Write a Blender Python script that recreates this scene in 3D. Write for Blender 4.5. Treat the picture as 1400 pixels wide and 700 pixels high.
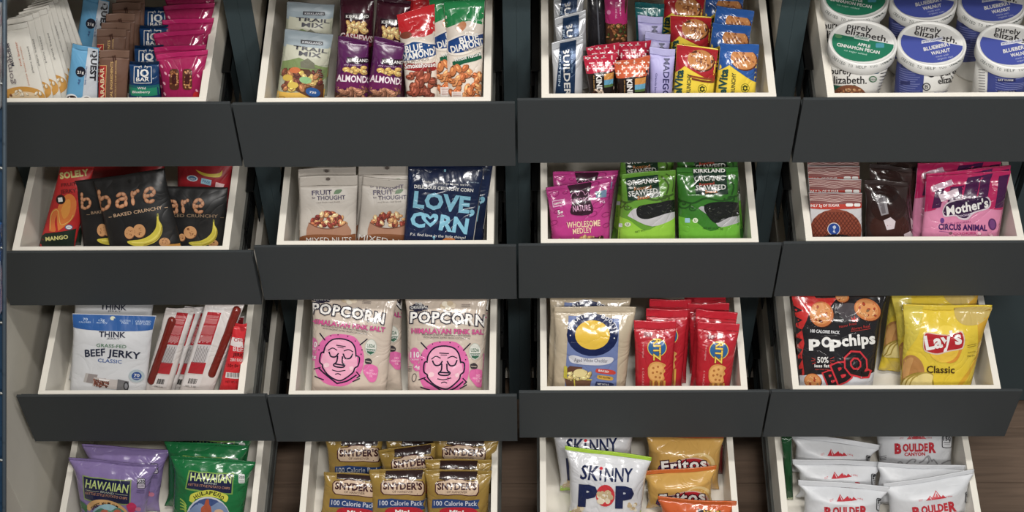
import bpy, bmesh, math, random
import numpy as np
from mathutils import Matrix, Vector
from mathutils.bvhtree import BVHTree

for o in list(bpy.data.objects): bpy.data.objects.remove(o)
SC = bpy.context.scene
COL = SC.collection

# ------------------------------------------------------------ camera
CAMH = 2.12                      # lens height above the floor (m)
FPX, CY = 2186.5, 950.0          # focal length in pixels, optical axis row (upright phone photo, top part kept)
PITCH, YAW, ROLL = 1.04974, -0.0243, -0.021376
Fw = np.array([math.sin(YAW)*math.cos(PITCH), math.cos(YAW)*math.cos(PITCH), -math.sin(PITCH)])
Rt0 = np.array([math.cos(YAW), -math.sin(YAW), 0.0]); Up0 = np.cross(Rt0, Fw)
Rt = Rt0*math.cos(ROLL)+Up0*math.sin(ROLL); Up = Up0*math.cos(ROLL)-Rt0*math.sin(ROLL)
CAM = np.array([0.0, 0.0, CAMH])
cd = bpy.data.cameras.new('camera'); co = bpy.data.objects.new('camera', cd); COL.objects.link(co)
cd.sensor_fit = 'HORIZONTAL'; cd.sensor_width = 36.0; cd.lens = FPX*36/1400
cd.shift_y = (CY-350)/1400; cd.clip_start = .05
co.matrix_world = Matrix(((Rt[0], Up[0], -Fw[0], 0), (Rt[1], Up[1], -Fw[1], 0), (Rt[2], Up[2], -Fw[2], CAMH), (0, 0, 0, 1)))
SC.camera = co

# ------------------------------------------------------------ world, ceiling lamps, exposure
w = bpy.data.worlds.new('room'); SC.world = w; w.use_nodes = True
w.node_tree.nodes['Background'].inputs[0].default_value = (.80, .86, .88, 1)
w.node_tree.nodes['Background'].inputs[1].default_value = .12
def lamp(name, loc, target, size, energy, col=(1, .97, .93)):
    d = bpy.data.lights.new(name, 'AREA'); d.shape = 'RECTANGLE'; d.size, d.size_y = size; d.energy = energy; d.color = col
    o = bpy.data.objects.new(name, d); COL.objects.link(o); o.location = loc
    o.rotation_euler = (Vector(target)-Vector(loc)).to_track_quat('-Z', 'Y').to_euler()
    return o
lamp('ceiling_lamp', (.15, 1.15, 3.0), (.1, 1.62, .6), (1.3, .16), 22)
lamp('ceiling_lamp', (.35, -.45, 3.0), (.1, 1.6, .6), (.6, .2), 36)
lamp('ceiling_lamp', (-1.2, -1.3, 3.0), (-.1, 1.6, .6), (.6, .3), 26)
lamp('ceiling_lamp', (1.5, -1.5, 3.0), (.2, 1.6, .6), (.6, .3), 32)
SC.view_settings.view_transform = 'Standard'; SC.view_settings.look = 'None'
SC.view_settings.gamma = 1; SC.view_settings.use_curve_mapping = False
SC.view_settings.exposure = 0.36

# ------------------------------------------------------------ materials
def lin(c):
    r = []
    for v in c[:3]:
        v = v/255
        r.append(v/12.92 if v <= .04045 else ((v+.055)/1.055)**2.4)
    return tuple(r)+(1,)
MC = {}
def mat(col, kind='film'):
    key = (tuple(col), kind)
    if key in MC: return MC[key]
    m = bpy.data.materials.new('%s_%d_%d_%d' % ((kind,)+tuple(int(x) for x in col[:3]))); m.use_nodes = True
    nt = m.node_tree; b = nt.nodes['Principled BSDF']; L = nt.links.new
    c = lin(col)
    if kind in ('film', 'soft', 'foil', 'clear', 'smoke', 'paper', 'food'):
        g_ = .3*c[0]+.55*c[1]+.15*c[2]; c = tuple((v*.92+g_*.08)*.90 for v in c[:3])+(1,)
    b.inputs['Base Color'].default_value = c
    def node(t, **k):
        n = nt.nodes.new(t)
        for a, v in k.items(): setattr(n, a, v)
        return n
    def noise(scale, detail=3, dist=0, stretch=None, src='Object'):
        tc = node('ShaderNodeTexCoord'); n = node('ShaderNodeTexNoise')
        n.inputs['Scale'].default_value = scale; n.inputs['Detail'].default_value = detail; n.inputs['Distortion'].default_value = dist
        if stretch:
            mp = node('ShaderNodeMapping'); mp.inputs['Scale'].default_value = stretch; L(tc.outputs[src], mp.inputs[0]); L(mp.outputs[0], n.inputs[0])
        else: L(tc.outputs[src], n.inputs[0])
        return n
    def bump(h, strength, dist):
        bp = node('ShaderNodeBump'); bp.inputs['Strength'].default_value = strength; bp.inputs['Distance'].default_value = dist
        L(h, bp.inputs['Height']); L(bp.outputs[0], b.inputs['Normal'])
    def vary(n, lo, hi, out='Fac'):
        mx = node('ShaderNodeMix', data_type='RGBA'); L(n.outputs[out], mx.inputs[0])
        mx.inputs[6].default_value = tuple(x*lo for x in c[:3])+(1,); mx.inputs[7].default_value = tuple(min(1, x*hi) for x in c[:3])+(1,)
        L(mx.outputs[2], b.inputs['Base Color'])
    if kind in ('film', 'soft', 'foil', 'clear', 'smoke'):
        b.inputs['Roughness'].default_value = {'film': .2, 'soft': .42, 'foil': .3, 'clear': .1, 'smoke': .14}[kind]
        # creases: thin ridges of a distorted noise, the way crinkled film folds
        n = noise(22, 2, 1.2)
        a1 = node('ShaderNodeMath', operation='SUBTRACT'); a1.inputs[1].default_value = .5; L(n.outputs['Fac'], a1.inputs[0])
        a2 = node('ShaderNodeMath', operation='ABSOLUTE'); L(a1.outputs[0], a2.inputs[0])
        a3 = node('ShaderNodeMath', operation='POWER'); a3.inputs[1].default_value = .6; L(a2.outputs[0], a3.inputs[0])
        n2 = noise(70, 2, .4)
        a4 = node('ShaderNodeMath', operation='MULTIPLY_ADD'); a4.inputs[1].default_value = .18; L(n2.outputs['Fac'], a4.inputs[0]); L(a3.outputs[0], a4.inputs[2])
        bump(a4.outputs[0], {'film': .42, 'soft': .2, 'foil': .45, 'clear': .6, 'smoke': .6}[kind], .006)
        if kind == 'film':
            b.inputs['Coat Weight'].default_value = .35; b.inputs['Coat Roughness'].default_value = .08
        if kind == 'foil': b.inputs['Metallic'].default_value = .35
        if kind == 'clear': b.inputs['Alpha'].default_value = .28; b.inputs['Specular IOR Level'].default_value = .9
        if kind == 'smoke': b.inputs['Alpha'].default_value = .55; b.inputs['Specular IOR Level'].default_value = .8
    elif kind == 'paper':
        b.inputs['Roughness'].default_value = .5
        n = noise(60, 2); bump(n.outputs['Fac'], .05, .002)
    elif kind == 'front':
        b.inputs['Roughness'].default_value = .55
        n = noise(900, 4, 0, (1, 1, 4)); vary(n, .75, 1.3)
        n2 = noise(700, 3, 0, (1, 1, 4)); bump(n2.outputs['Fac'], .25, .001)
    elif kind == 'melamine':
        b.inputs['Roughness'].default_value = .38
        n = noise(40, 4); vary(n, .95, 1.03)
    elif kind == 'metal':
        b.inputs['Metallic'].default_value = .7; b.inputs['Roughness'].default_value = .32
        n = noise(200, 2, 0, (1, .05, 1)); bump(n.outputs['Fac'], .08, .001)
    elif kind == 'wood':
        b.inputs['Roughness'].default_value = .45
        n = noise(9, 6, 1.5, (.6, 9, 1)); vary(n, .5, 1.5)
        n2 = noise(60, 4, 0, (.2, 5, 1)); bump(n2.outputs['Fac'], .1, .002)
    elif kind == 'plaster':
        b.inputs['Roughness'].default_value = .7
        n = noise(30, 5); vary(n, .94, 1.04); n2 = noise(400, 2); bump(n2.outputs['Fac'], .1, .001)
    elif kind == 'food':
        b.inputs['Roughness'].default_value = .45
        n = noise(160, 4); vary(n, .6, 1.25); bump(n.outputs['Fac'], .5, .002)
    MC[key] = m
    return m

# ------------------------------------------------------------ object helpers
def tag(o, label, cat, group=None):
    o['label'] = label; o['category'] = cat
    if group: o['group'] = group
    return o
def empty(name, label=None, cat=None, group=None, M=None):
    o = bpy.data.objects.new(name, None); COL.objects.link(o); o.empty_display_size = .02
    if M is not None: o.matrix_world = M
    if label: tag(o, label, cat, group)
    return o
def link(name, me, parent=None, kind=None, label=None):
    o = bpy.data.objects.new(name, me); COL.objects.link(o)
    if parent is not None: o.parent = parent
    if kind: o['kind'] = kind
    if label: o['label'] = label
    return o
def boxmesh(name, boxes, m, bev=0.0):
    bm = bmesh.new()
    for (x0, y0, z0, x1, y1, z1) in boxes:
        r = bmesh.ops.create_cube(bm, size=1)['verts']
        for v in r:
            v.co = Vector((x0+(v.co.x+.5)*(x1-x0), y0+(v.co.y+.5)*(y1-y0), z0+(v.co.z+.5)*(z1-z0)))
    if bev: bmesh.ops.bevel(bm, geom=list(bm.edges), offset=bev, segments=2, affect='EDGES', profile=.7)
    me = bpy.data.meshes.new(name); bm.to_mesh(me); bm.free(); me.materials.append(m)
    return me
def box(name, x0, y0, z0, x1, y1, z1, m, parent=None, bev=.0008, kind=None):
    return link(name, boxmesh(name, [(x0, y0, z0, x1, y1, z1)], m, bev), parent, kind)
def lathe(name, prof, n, m):
    vs, fs = [], []
    for (r, z) in prof:
        for i in range(n):
            t = 2*math.pi*i/n; vs.append((r*math.cos(t), r*math.sin(t), z))
    for j in range(len(prof)-1):
        for i in range(n):
            fs.append((j*n+i, j*n+(i+1) % n, (j+1)*n+(i+1) % n, (j+1)*n+i))
    fs.append(tuple(range(n))[::-1]); fs.append(tuple((len(prof)-1)*n+i for i in range(n)))
    me = bpy.data.meshes.new(name); me.from_pydata(vs, [], fs); me.materials.append(m)
    for p in me.polygons: p.use_smooth = len(p.vertices) == 4
    return me
def tube(name, p0, p1, r, m, n=14, cap=True):
    p0, p1 = Vector(p0), Vector(p1); L = (p1-p0).length
    prof = [(r*.05, 0), (r*.5, r*.13), (r*.87, r*.5), (r, r), (r, L*.5), (r, L-r), (r*.87, L-r*.5), (r*.5, L-r*.13), (r*.05, L)] if cap else [(r, 0), (r, L)]
    me = lathe(name, prof, n, m)
    me.transform(Matrix.Translation(p0) @ (p1-p0).to_track_quat('Z', 'Y').to_matrix().to_4x4())
    return me

# ------------------------------------------------------------ flat print
FR = [0, 0, 1.0]                 # picture crop that the numbers of a drawer were read from: x0, y0, magnification
def frame(x, y, s): FR[:] = [x, y, s]
def rays(p):
    p = np.atleast_2d(np.array(p, float)); x = FR[0]+p[:, 0]/FR[2]; y = FR[1]+p[:, 1]/FR[2]
    return Rt[None]*((x-700)/FPX)[:, None]-Up[None]*((y-CY)/FPX)[:, None]+Fw[None]
TXT = {}
def textmesh(s, bold, res, sp=1.0):
    k = (s, bold, res, sp)
    if k in TXT: return TXT[k]
    c = bpy.data.curves.new('t', 'FONT'); c.body = s; c.size = 1; c.offset = bold; c.space_character = sp; c.resolution_u = res; c.fill_mode = 'FRONT'
    o = bpy.data.objects.new('t', c); me = o.to_mesh()
    v = np.array([x.co[:2] for x in me.vertices]) if len(me.vertices) else np.zeros((0, 2))
    f = [tuple(p.vertices) for p in me.polygons]
    o.to_mesh_clear(); bpy.data.objects.remove(o); bpy.data.curves.remove(c)
    TXT[k] = (v, f); return TXT[k]
CAPH = textmesh('H', 0, 2)[0][:, 1].max()
# every drawing helper returns [(points, faces, colour), ...] in crop pixels
def T(s, x0, y0, x1, y1, h, col, b=.018, it=0, arc=0, res=2, sp=None):
    sp = sp or 1+max(0, b-.01)*1.6
    v, f = textmesh(s, b, res, sp); pv, _ = textmesh(s, 0, res, sp)
    if not len(v): return []
    lo, hi = pv[:, 0].min(), pv[:, 0].max()
    t = (v[:, 0]-lo)/(hi-lo); d = np.array([x1-x0, y1-y0], float); L = np.hypot(*d); e = d/L; up = np.array([e[1], -e[0]])
    y = v[:, 1]/CAPH*h
    x = t*L+y*it
    y = y+arc*4*t*(1-t)
    p = np.array([x0, y0])+x[:, None]*e+y[:, None]*up
    return [(p, f, col, 'S')]
def OT(s, x0, y0, x1, y1, h, col, oc, b=.02, ob=.06, **k):       # outlined lettering
    sp = 1+ob*1.3
    return T(s, x0, y0, x1, y1, h, oc, b=ob, sp=sp, **k)+[q[:3]+('A',) for q in T(s, x0, y0, x1, y1, h, col, b=b, sp=sp, **k)]
def flat(prims, step=.00003, cyc=15):                             # many small overlapping patches that share a thin stack
    return [q[:3]+(('N', (i % cyc)*step),) for i, q in enumerate(prims)]
def P(pts, col, m='A'): return [(np.array(pts, float), [tuple(range(len(pts)))], col, m)]
def R(x0, y0, x1, y1, col, r=0):
    if r:
        pts = []
        for cx, cy, a0 in ((x1-r, y0+r, -90), (x1-r, y1-r, 0), (x0+r, y1-r, 90), (x0+r, y0+r, 180)):
            for a in (0, 30, 60, 90): t = math.radians(a0+a); pts.append((cx+r*math.cos(t), cy+r*math.sin(t)))
        return P(pts, col)
    return P([(x0, y0), (x1, y0), (x1, y1), (x0, y1)], col)
def E(cx, cy, rx, ry, col, rot=0, n=22, a0=0, a1=360):
    c, s = math.cos(math.radians(rot)), math.sin(math.radians(rot)); pts = []
    full = a1-a0 >= 360
    for i in range(n if full else n+1):
        t = math.radians(a0+(a1-a0)*i/n); x, y = rx*math.cos(t), ry*math.sin(t); pts.append((cx+x*c-y*s, cy+x*s+y*c))
    return P(pts, col)
def Ln(pts, w, col):                                              # a stroke
    out = []
    for (ax, ay), (bx, by) in zip(pts[:-1], pts[1:]):
        dx, dy = bx-ax, by-ay; L = math.hypot(dx, dy) or 1; nx, ny = -dy/L*w/2, dx/L*w/2; ex, ey = dx/L*w*.3, dy/L*w*.3
        out += P([(ax+nx-ex, ay+ny-ey), (bx+nx+ex, by+ny+ey), (bx-nx+ex, by-ny+ey), (ax-nx-ex, ay-ny-ey)], col, 'S')
    return out
def curve(pts, n=5):                                              # Catmull-Rom through the points
    q = [pts[0]]+list(pts)+[pts[-1]]; o = []
    for i in range(1, len(q)-2):
        for k in range(n):
            t = k/n; a, b, c, d = (np.array(q[i+j], float) for j in (-1, 0, 1, 2))
            o.append(tuple(.5*((2*b)+(c-a)*t+(2*a-5*b+4*c-d)*t*t+(3*b-a-3*c+d)*t**3)))
    return o+[tuple(pts[-1])]
def Cu(pts, w, col, n=4): return Ln(curve(pts, n), w, col)
def Pc(pts, col, n=4): return P(curve(list(pts)+[pts[0]], n)[:-1], col)
def nuts(x0, y0, x1, y1, n, s, cols, seed=1, asp=.6, hi=True, inside=None):
    rd = random.Random(seed); out = []
    for i in range(n):
        x, y = rd.uniform(x0, x1), rd.uniform(y0, y1)
        if inside and not inside(x, y): continue
        c = rd.choice(cols); a = rd.uniform(0, 180); k = s*rd.uniform(.75, 1.15)
        dk = tuple(v*.55 for v in c)
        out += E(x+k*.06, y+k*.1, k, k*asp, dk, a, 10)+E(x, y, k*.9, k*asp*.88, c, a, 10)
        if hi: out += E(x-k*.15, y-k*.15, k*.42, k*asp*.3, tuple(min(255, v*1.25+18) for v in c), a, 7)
    return flat(out)
def cat(*a):
    o = []
    for x in a: o += x
    return o
def artmesh(name, prims, kind, mapper, placer, grid, layer0):
    """prims -> one mesh; mapper: crop pixels -> surface coords (a, b); placer: (a, b, lift) -> xyz"""
    mats, idx, bm = [], {}, bmesh.new(); li = layer0
    prev = None; base = li
    for p, f, c, m in prims:
        tup = isinstance(m, tuple)
        if m == 'A': li += .00008; z = li
        elif m == 'S':
            if prev != 'S': li += .00010
            z = li
        else:
            if not isinstance(prev, tuple): base = li+.00008
            z = base+m[1]; li = max(li, z)
        prev = m
        k = tuple(c)
        if k not in idx: idx[k] = len(mats); mats.append(mat(c[:3], kind))
        ab = mapper(p); vs = [bm.verts.new((float(a), float(b), z)) for a, b in ab]
        for t in f:
            try: g = bm.faces.new([vs[i] for i in t]); g.material_index = idx[k]
            except ValueError: pass
    if grid and bm.verts:
        for ax in (0, 1):
            lo = min(v.co[ax] for v in bm.verts); hi = max(v.co[ax] for v in bm.verts)
            k = math.floor(lo/grid)+1
            while k*grid < hi:
                pc = [0, 0, 0]; pn = [0, 0, 0]; pc[ax] = k*grid; pn[ax] = 1
                bmesh.ops.bisect_plane(bm, geom=bm.verts[:]+bm.edges[:]+bm.faces[:], dist=1e-7, plane_co=pc, plane_no=pn); k += 1
    A = np.array([v.co[:] for v in bm.verts])
    me = bpy.data.meshes.new(name)
    if len(A):
        X = placer(A[:, 0], A[:, 1], .0005+A[:, 2])
        for v, x in zip(bm.verts, X): v.co = Vector(x)
        bmesh.ops.recalc_face_normals
        bm.to_mesh(me)
    bm.free()
    for m in mats: me.materials.append(m)
    for p in me.polygons: p.use_smooth = True
    return me, li

# ------------------------------------------------------------ where the drawers stand
UW = .36                                                          # width of one unit
X0 = -.019                                                        # middle of the row of units
ZR = {1: CAMH-1.3752, 2: CAMH-1.5800, 3: CAMH-1.7651, 4: CAMH-1.935}   # top rim of each drawer row
YP = {(1, 1): 1.651, (1, 2): 1.649, (1, 3): 1.6545, (1, 4): 1.653, (2, 1): 1.601, (2, 2): 1.610, (2, 3): 1.6115, (2, 4): 1.6135,
      (3, 1): 1.506, (3, 2): 1.5045, (3, 3): 1.511, (3, 4): 1.5115, (4, 1): 1.40, (4, 2): 1.40, (4, 3): 1.40, (4, 4): 1.40}
YFACE = 1.80; DEEP = .070
def uc(c): return X0+(c-2.5)*UW
def floor_of(dr): return ZR[dr[0]]-DEEP

# ------------------------------------------------------------ soft packets
ITEMS = []
def smooth(x): x = np.clip(x, 0, 1); return x*x*(3-2*x)
def bag(name, label, cat_, group, dr, q, yb, tilt, D, col, art=None, kind='film', seal=None, st=.07, pinch=.03, wr=.0012, seed=0,
        p=2.6, yaw=0, body='pouch', tubes=(), nu=22, nv=30, lift=0, sealname='top_seal', H=None, akind=None):
    th, ps = math.radians(tilt), math.radians(yaw)
    ex = np.array([math.cos(ps), math.sin(ps), 0]); up = np.array([-math.sin(ps)*math.sin(th), math.cos(ps)*math.sin(th), math.cos(th)])
    back = np.cross(up, ex); zf = floor_of(dr)+lift+.0012
    P0 = np.array([0, YP[dr]+yb, zf])
    if yaw:
        r0 = rays([((q[2][0]+q[3][0])/2, q[2][1])])[0]; t0 = ((P0-CAM)[1])/r0[1]; P0[0] = CAM[0]+r0[0]*t0
    def hit(px, d):
        r = rays(px); t = (((P0-CAM)@back)-d)/(r@back); X = CAM+r*t[:, None] if np.ndim(t) else CAM+r*t
        return np.stack([(X-P0)@ex, (X-P0)@up], 1)
    c = hit(q, D*.25)
    TL, TR, BR, BL = c
    xa = (TR-TL)/np.linalg.norm(TR-TL); ya = np.array([-xa[1], xa[0]]); Mt = (TL+TR)/2
    loc = lambda X: np.stack([(X-Mt)@xa, (X-Mt)@ya], -1)
    l = loc(c); wt = np.linalg.norm(TR-TL)
    sl = (l[3, 0]-l[0, 0])/(l[3, 1]-l[0, 1]); sr = (l[2, 0]-l[1, 0])/(l[2, 1]-l[1, 1])
    sl = max(-.6, min(.6, sl)); sr = max(-.6, min(.6, sr))
    if H is None: H = (Mt[1]-abs(xa[1])*wt*.5)/ya[1]
    cb = ((-wt/2-sl*H)+(wt/2-sr*H))/2                                # bottom middle in the top frame
    def edges(b): y = b-H; L = -wt/2+sl*y-cb; Rr = wt/2+sr*y-cb; return L, Rr
    O2 = Mt-ya*H+xa*cb
    O = P0+O2[0]*ex+O2[1]*up
    X3 = xa[0]*ex+xa[1]*up; Z3 = ya[0]*ex+ya[1]*up
    M = Matrix(((X3[0], back[0], Z3[0], O[0]), (X3[1], back[1], Z3[1], O[1]), (X3[2], back[2], Z3[2], O[2]), (0, 0, 0, 1)))
    rg = np.random.RandomState(seed+7)
    K = [(rg.uniform(-1, 1)*rg.uniform(50, 150), rg.uniform(-1, 1)*rg.uniform(50, 150), rg.uniform(0, 6.3), rg.uniform(.3, 1)) for _ in range(7)]
    wr2 = wr*min(1, wt/.10); kp, ph = rg.uniform(14, 20)*max(.45, min(1, wt/.11)), rg.uniform(0, 6)
    def g(v): return smooth(v/.22)**.6*smooth((1-st-v)/.25)**.6
    def disp0(a, b):
        L, Rr = edges(b); v = b/H; hw = (Rr-L)/2*(1-pinch*g(v)); u = np.clip((a-(L+Rr)/2)/np.maximum(hw, 1e-4), -1, 1)
        f = (1-np.abs(u)**p)**.65*g(v)
        wn = sum(A*(1.1-np.sqrt(np.sin((kx*a+ky*b)+f0)**2+.02)*1.6) for kx, ky, f0, A in K)/3
        pl = np.sin(kp*u+ph+3*v)*np.exp(-np.abs(1-st-v)*9)*.9+np.sin(kp*.8*u+ph)*np.exp(-v*9)
        return .0007+D*f+wr2*(1-np.abs(u)**6)*(wn*smooth((1-st-v)/.1)*smooth(v/.1)+pl*smooth((1-st-v)/.05))
    US = np.sin(np.linspace(-1, 1, nu+1)*math.pi/2)*.45+np.linspace(-1, 1, nu+1)*.55
    VS = np.concatenate([np.linspace(0, 1-st, nv+1), np.linspace(1-st, 1, 11)[1:]]) if st else np.linspace(0, 1, nv+1)
    GB = np.repeat((VS*H)[:, None], nu+1, 1); Lg, Rg = edges(GB); GA = (Lg+Rg)/2+US[None]*(Rg-Lg)/2*(1-pinch*g(GB/H)); GD = disp0(GA, GB)
    def disp(a, b):                                               # height of the pouch as it is meshed
        L, Rr = edges(b); v = b/H; hw = (Rr-L)/2*(1-pinch*g(v)); u = np.clip((a-(L+Rr)/2)/np.maximum(hw, 1e-4), -1, 1)
        i = np.clip(np.searchsorted(US, u)-1, 0, nu-1); j = np.clip(np.searchsorted(VS, v)-1, 0, len(VS)-2)
        fu = (u-US[i])/(US[i+1]-US[i]); fv = np.clip((v-VS[j])/(VS[j+1]-VS[j]), 0, 1)
        return (GD[j, i]*(1-fu)+GD[j, i+1]*fu)*(1-fv)+(GD[j+1, i]*(1-fu)+GD[j+1, i+1]*fu)*fv
    def outline(a, b):
        b = np.clip(b, H*.003, H*.997); L, Rr = edges(b); hw = (Rr-L)/2*(1-pinch*g(b/H)); m = (L+Rr)/2
        return np.clip(a, m-hw*.992, m+hw*.992), b
    def surf(nm, v0, v1, mt, n_v, crimp=False):
        us = US; vs, fs = [], []
        for j in range(n_v+1):
            v = v0+(v1-v0)*j/n_v; b = np.full(nu+1, v*H); L, Rr = edges(b); hw = (Rr-L)/2*(1-pinch*g(v)); a = (L+Rr)/2+us*hw
            d = disp0(a, b)
            if crimp: d = d+.0006*(j % 2)+.0016*np.sin(us*3+ph)
            db = -d*0+(.0004+(D*.22*(1-np.abs(us)**p)**.65*g(v)))
            if crimp: db = db-.0016*np.sin(us*3+ph)-.0006*(j % 2)+.0004
            vs += [(a[i], -d[i], b[i]) for i in range(nu+1)]+[(a[i], db[i], b[i]) for i in range(nu, -1, -1)]
        n = 2*(nu+1)
        for j in range(n_v):
            for i in range(n): fs.append((j*n+i, j*n+(i+1) % n, (j+1)*n+(i+1) % n, (j+1)*n+i))
        for j in (0, n_v):
            for i in range(nu):
                t = (j*n+i, j*n+n-1-i, j*n+n-2-i, j*n+i+1); fs.append(t if j == 0 else t[::-1])
        me = bpy.data.meshes.new(nm); me.from_pydata(vs, [], fs); me.materials.append(mt)
        for pp in me.polygons: pp.use_smooth = True
        return me
    root = empty(name, label, cat_, group, M)
    link(body, surf(body, 0, 1-st, mat(col, kind), nv), root)
    if st: link(sealname, surf(sealname, 1-st, 1, mat(seal or col, kind), 10, True), root)
    def mapper(px):
        px = np.array(px, float); d = np.full(len(px), D*.5)
        for _ in range(4):
            r = rays(px); t = (((P0-CAM)@back)-d)/(r@back); X = CAM+r*t[:, None]-(P0-back*d[:, None])
            l2 = np.stack([X@ex, X@up], 1)-O2; a = l2@xa; b = l2@ya
            a2, b2 = outline(a, b); d = disp(a2, b2)
        return np.stack([a2, b2], 1)
    def placer(a, b, e):
        a, b = outline(a, b); return np.stack([a, -(disp(a, b)+e+np.where(b/H > 1-st, .0022, 0)), b], 1)
    li = 0
    for pn, pr in (art or {}).items():
        if pn not in ('lettering', 'logo', 'block_letters'): pn = pn.replace('_picture', '').replace('_panel', '').replace('_pattern', '')+'_print'
        parts = [pr]
        if len(pr) < 400:      # patches that lie apart are parts of their own
            bb = [(q_[0].min(0)-4, q_[0].max(0)+4) for q_ in pr]; root_ = list(range(len(pr)))
            def fnd(i):
                while root_[i] != i: i = root_[i]
                return i
            for i in range(len(pr)):
                for j in range(i):
                    if (bb[i][0] < bb[j][1]).all() and (bb[j][0] < bb[i][1]).all():
                        a_, b_ = fnd(i), fnd(j)
                        if a_ != b_: root_[a_] = b_
            cl = {}
            for i, q_ in enumerate(pr): cl.setdefault(fnd(i), []).append(q_)
            if 1 < len(cl) <= (9 if pn.endswith('_print') else 3): parts = list(cl.values())
        for pr in parts[:-1]:
            me, l2 = artmesh(pn, pr, akind or (kind if kind not in ('clear', 'smoke') else 'film'), mapper, placer, .0045, li); link(pn, me, root)
        pr = parts[-1]
        me, li = artmesh(pn, pr, akind or (kind if kind not in ('clear', 'smoke') else 'film'), mapper, placer, .0045, li)
        link(pn, me, root)
    for tp in tubes:
        p0, p1, r, tc, tn = tp; m2 = mapper([p0, p1]); a, b = m2[:, 0], m2[:, 1]
        link(tn, tube(tn, (a[0], -D*.6, b[0]), (a[1], -D*.6, b[1]), r, mat(tc, 'food' if tn != 'sausage' else 'film')), root)
    settle(root, zf); nestle(root, dr)
    it = dict(w=float(wt), root=root, top=Vector((float(edges(H)[0]+edges(H)[1])/2, 0, H)), M=M.copy(), z=zf, dr=dr, ctr=0)
    ITEMS.append((label, round(float(wt), 3), round(float(H), 3), round(O[1]-YP[dr], 3)))
    return it
def settle(root, z):
    M = root.matrix_world; lo = 9
    for k in root.children:
        if k.name.startswith(('pouch', 'wrapper', 'cup_body')):
            n = len(k.data.vertices); a = np.empty(n*3); k.data.vertices.foreach_get('co', a); a = a.reshape(-1, 3)
            r = np.array(M.to_3x3()); lo = min(lo, float((a @ r.T)[:, 2].min())+M.translation.z)
    if lo < 9: M = M.copy(); M.translation.z += z-.0014-lo; root.matrix_world = M
PLACED = {}
def shell(root):
    vs, ps = [], []; M = root.matrix_world
    for k in root.children:
        if k.name.startswith(('pouch', 'wrapper', 'top_seal', 'end_fin', 'cup_body', 'lid')):
            b = len(vs); vs.extend(M @ v.co for v in k.data.vertices); ps.extend(tuple(b+i for i in p.vertices) for p in k.data.polygons)
    return vs, ps
def nestle(root, dr, steps=8):
    """slide a packet a few millimetres until it only touches its neighbours"""
    vs, ps = shell(root); near = PLACED.setdefault(dr, []); off = Vector((0, 0, 0)); best = None
    for s in range(steps+1):
        t = BVHTree.FromPolygons([v+off for v in vs], ps); push = Vector((0, 0, 0)); n = 0
        for y, x, o in near:
            k = len(t.overlap(o))
            if k:
                n += k; dy = root.matrix_world.translation.y-y; dx = root.matrix_world.translation.x-x
                if abs(dy) > .010: push.y += math.copysign(.0022, dy)
                else: push.x += math.copysign(.0016, dx)
        if best is None or n < best[0]: best = (n, off.copy(), t)
        if not n: break
        off = off+Vector((max(-.0022, min(.0022, push.x)) if abs(off.x) < .003 else 0, max(-.0026, min(.0026, push.y)), 0))
    M = root.matrix_world.copy(); M.translation += best[1]; root.matrix_world = M
    near.append((M.translation.y, M.translation.x, best[2]))
def clone(o):
    c = o.copy(); COL.objects.link(c)
    for k in list(o.children):
        d = k.copy(); COL.objects.link(d); d.parent = c
        for g in list(k.children): e = g.copy(); COL.objects.link(e); e.parent = d
    return c
def again(it, px, label, group=None, rot=0, lean=0, dr=None, dz=0):
    """another packet of the same kind in the drawer, its top edge where px looks"""
    c = clone(it['root']); tag(c, label, c['category'], group or c.get('group'))
    R3 = it['M'].to_3x3()
    if lean: R3 = Matrix.Rotation(math.radians(-lean), 3, 'X') @ R3
    if rot: R3 = R3 @ Matrix.Rotation(math.radians(rot), 3, 'Y')
    o = R3 @ it['top']; zr = it['M'].translation.z+dz+abs(math.sin(math.radians(rot)))*it.get('w', .05)*.5
    r = rays([px])[0]; t = (zr+o.z-CAMH)/r[2]; X = Vector(CAM+r*t)
    L = X-o; M = R3.to_4x4(); M.translation = L; c.matrix_world = M; settle(c, floor_of(dr or it['dr'])+dz); nestle(c, dr or it['dr'])
    ITEMS.append((label, 0, 0, round(L.y-YP[dr or it['dr']], 3)))
    return c

# ------------------------------------------------------------ the setting
CREAM = (232, 227, 216); TEAL = (52, 65, 69); GREY = (50, 54, 56)
m_white = mat(CREAM, 'melamine'); m_teal = mat(TEAL, 'front'); m_grey = mat(GREY, 'front'); m_black = mat((26, 27, 28), 'metal')
m_steel = mat((112, 114, 112), 'metal')
XL, XR = uc(1)-UW/2, uc(4)+UW/2
# floor of brown boards
fl = box('floor', -3.0, -2.6, -.06, 3.2, 2.9, -.0035, mat((58, 47, 40), 'wood'), kind='structure')
def plank_mesh(L, wd):
    return boxmesh('plank', [(0, 0, -.0035, L-.0016, wd-.0012, 0)], mat((104, 87, 74), 'wood'), .0004)
PM = plank_mesh(.9, .115); rd = random.Random(4)
yy = .7; k = 0
while yy < 2.3:
    xx = -1.25-rd.random()*.8
    while xx < 1.6:
        o = link('plank', PM, fl); o.location = (xx, yy, rd.uniform(0, .0002)); xx += .9
    yy += .115; k += 1
box('wall_left', XL-.13, 1.40, 0, XL-.008, 2.45, 2.6, mat((205, 200, 188), 'plaster'), kind='structure')
box('wall_back', XL-.13, 2.42, 0, 2.6, 2.5, 2.6, mat((190, 188, 180), 'plaster'), kind='structure')

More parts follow.
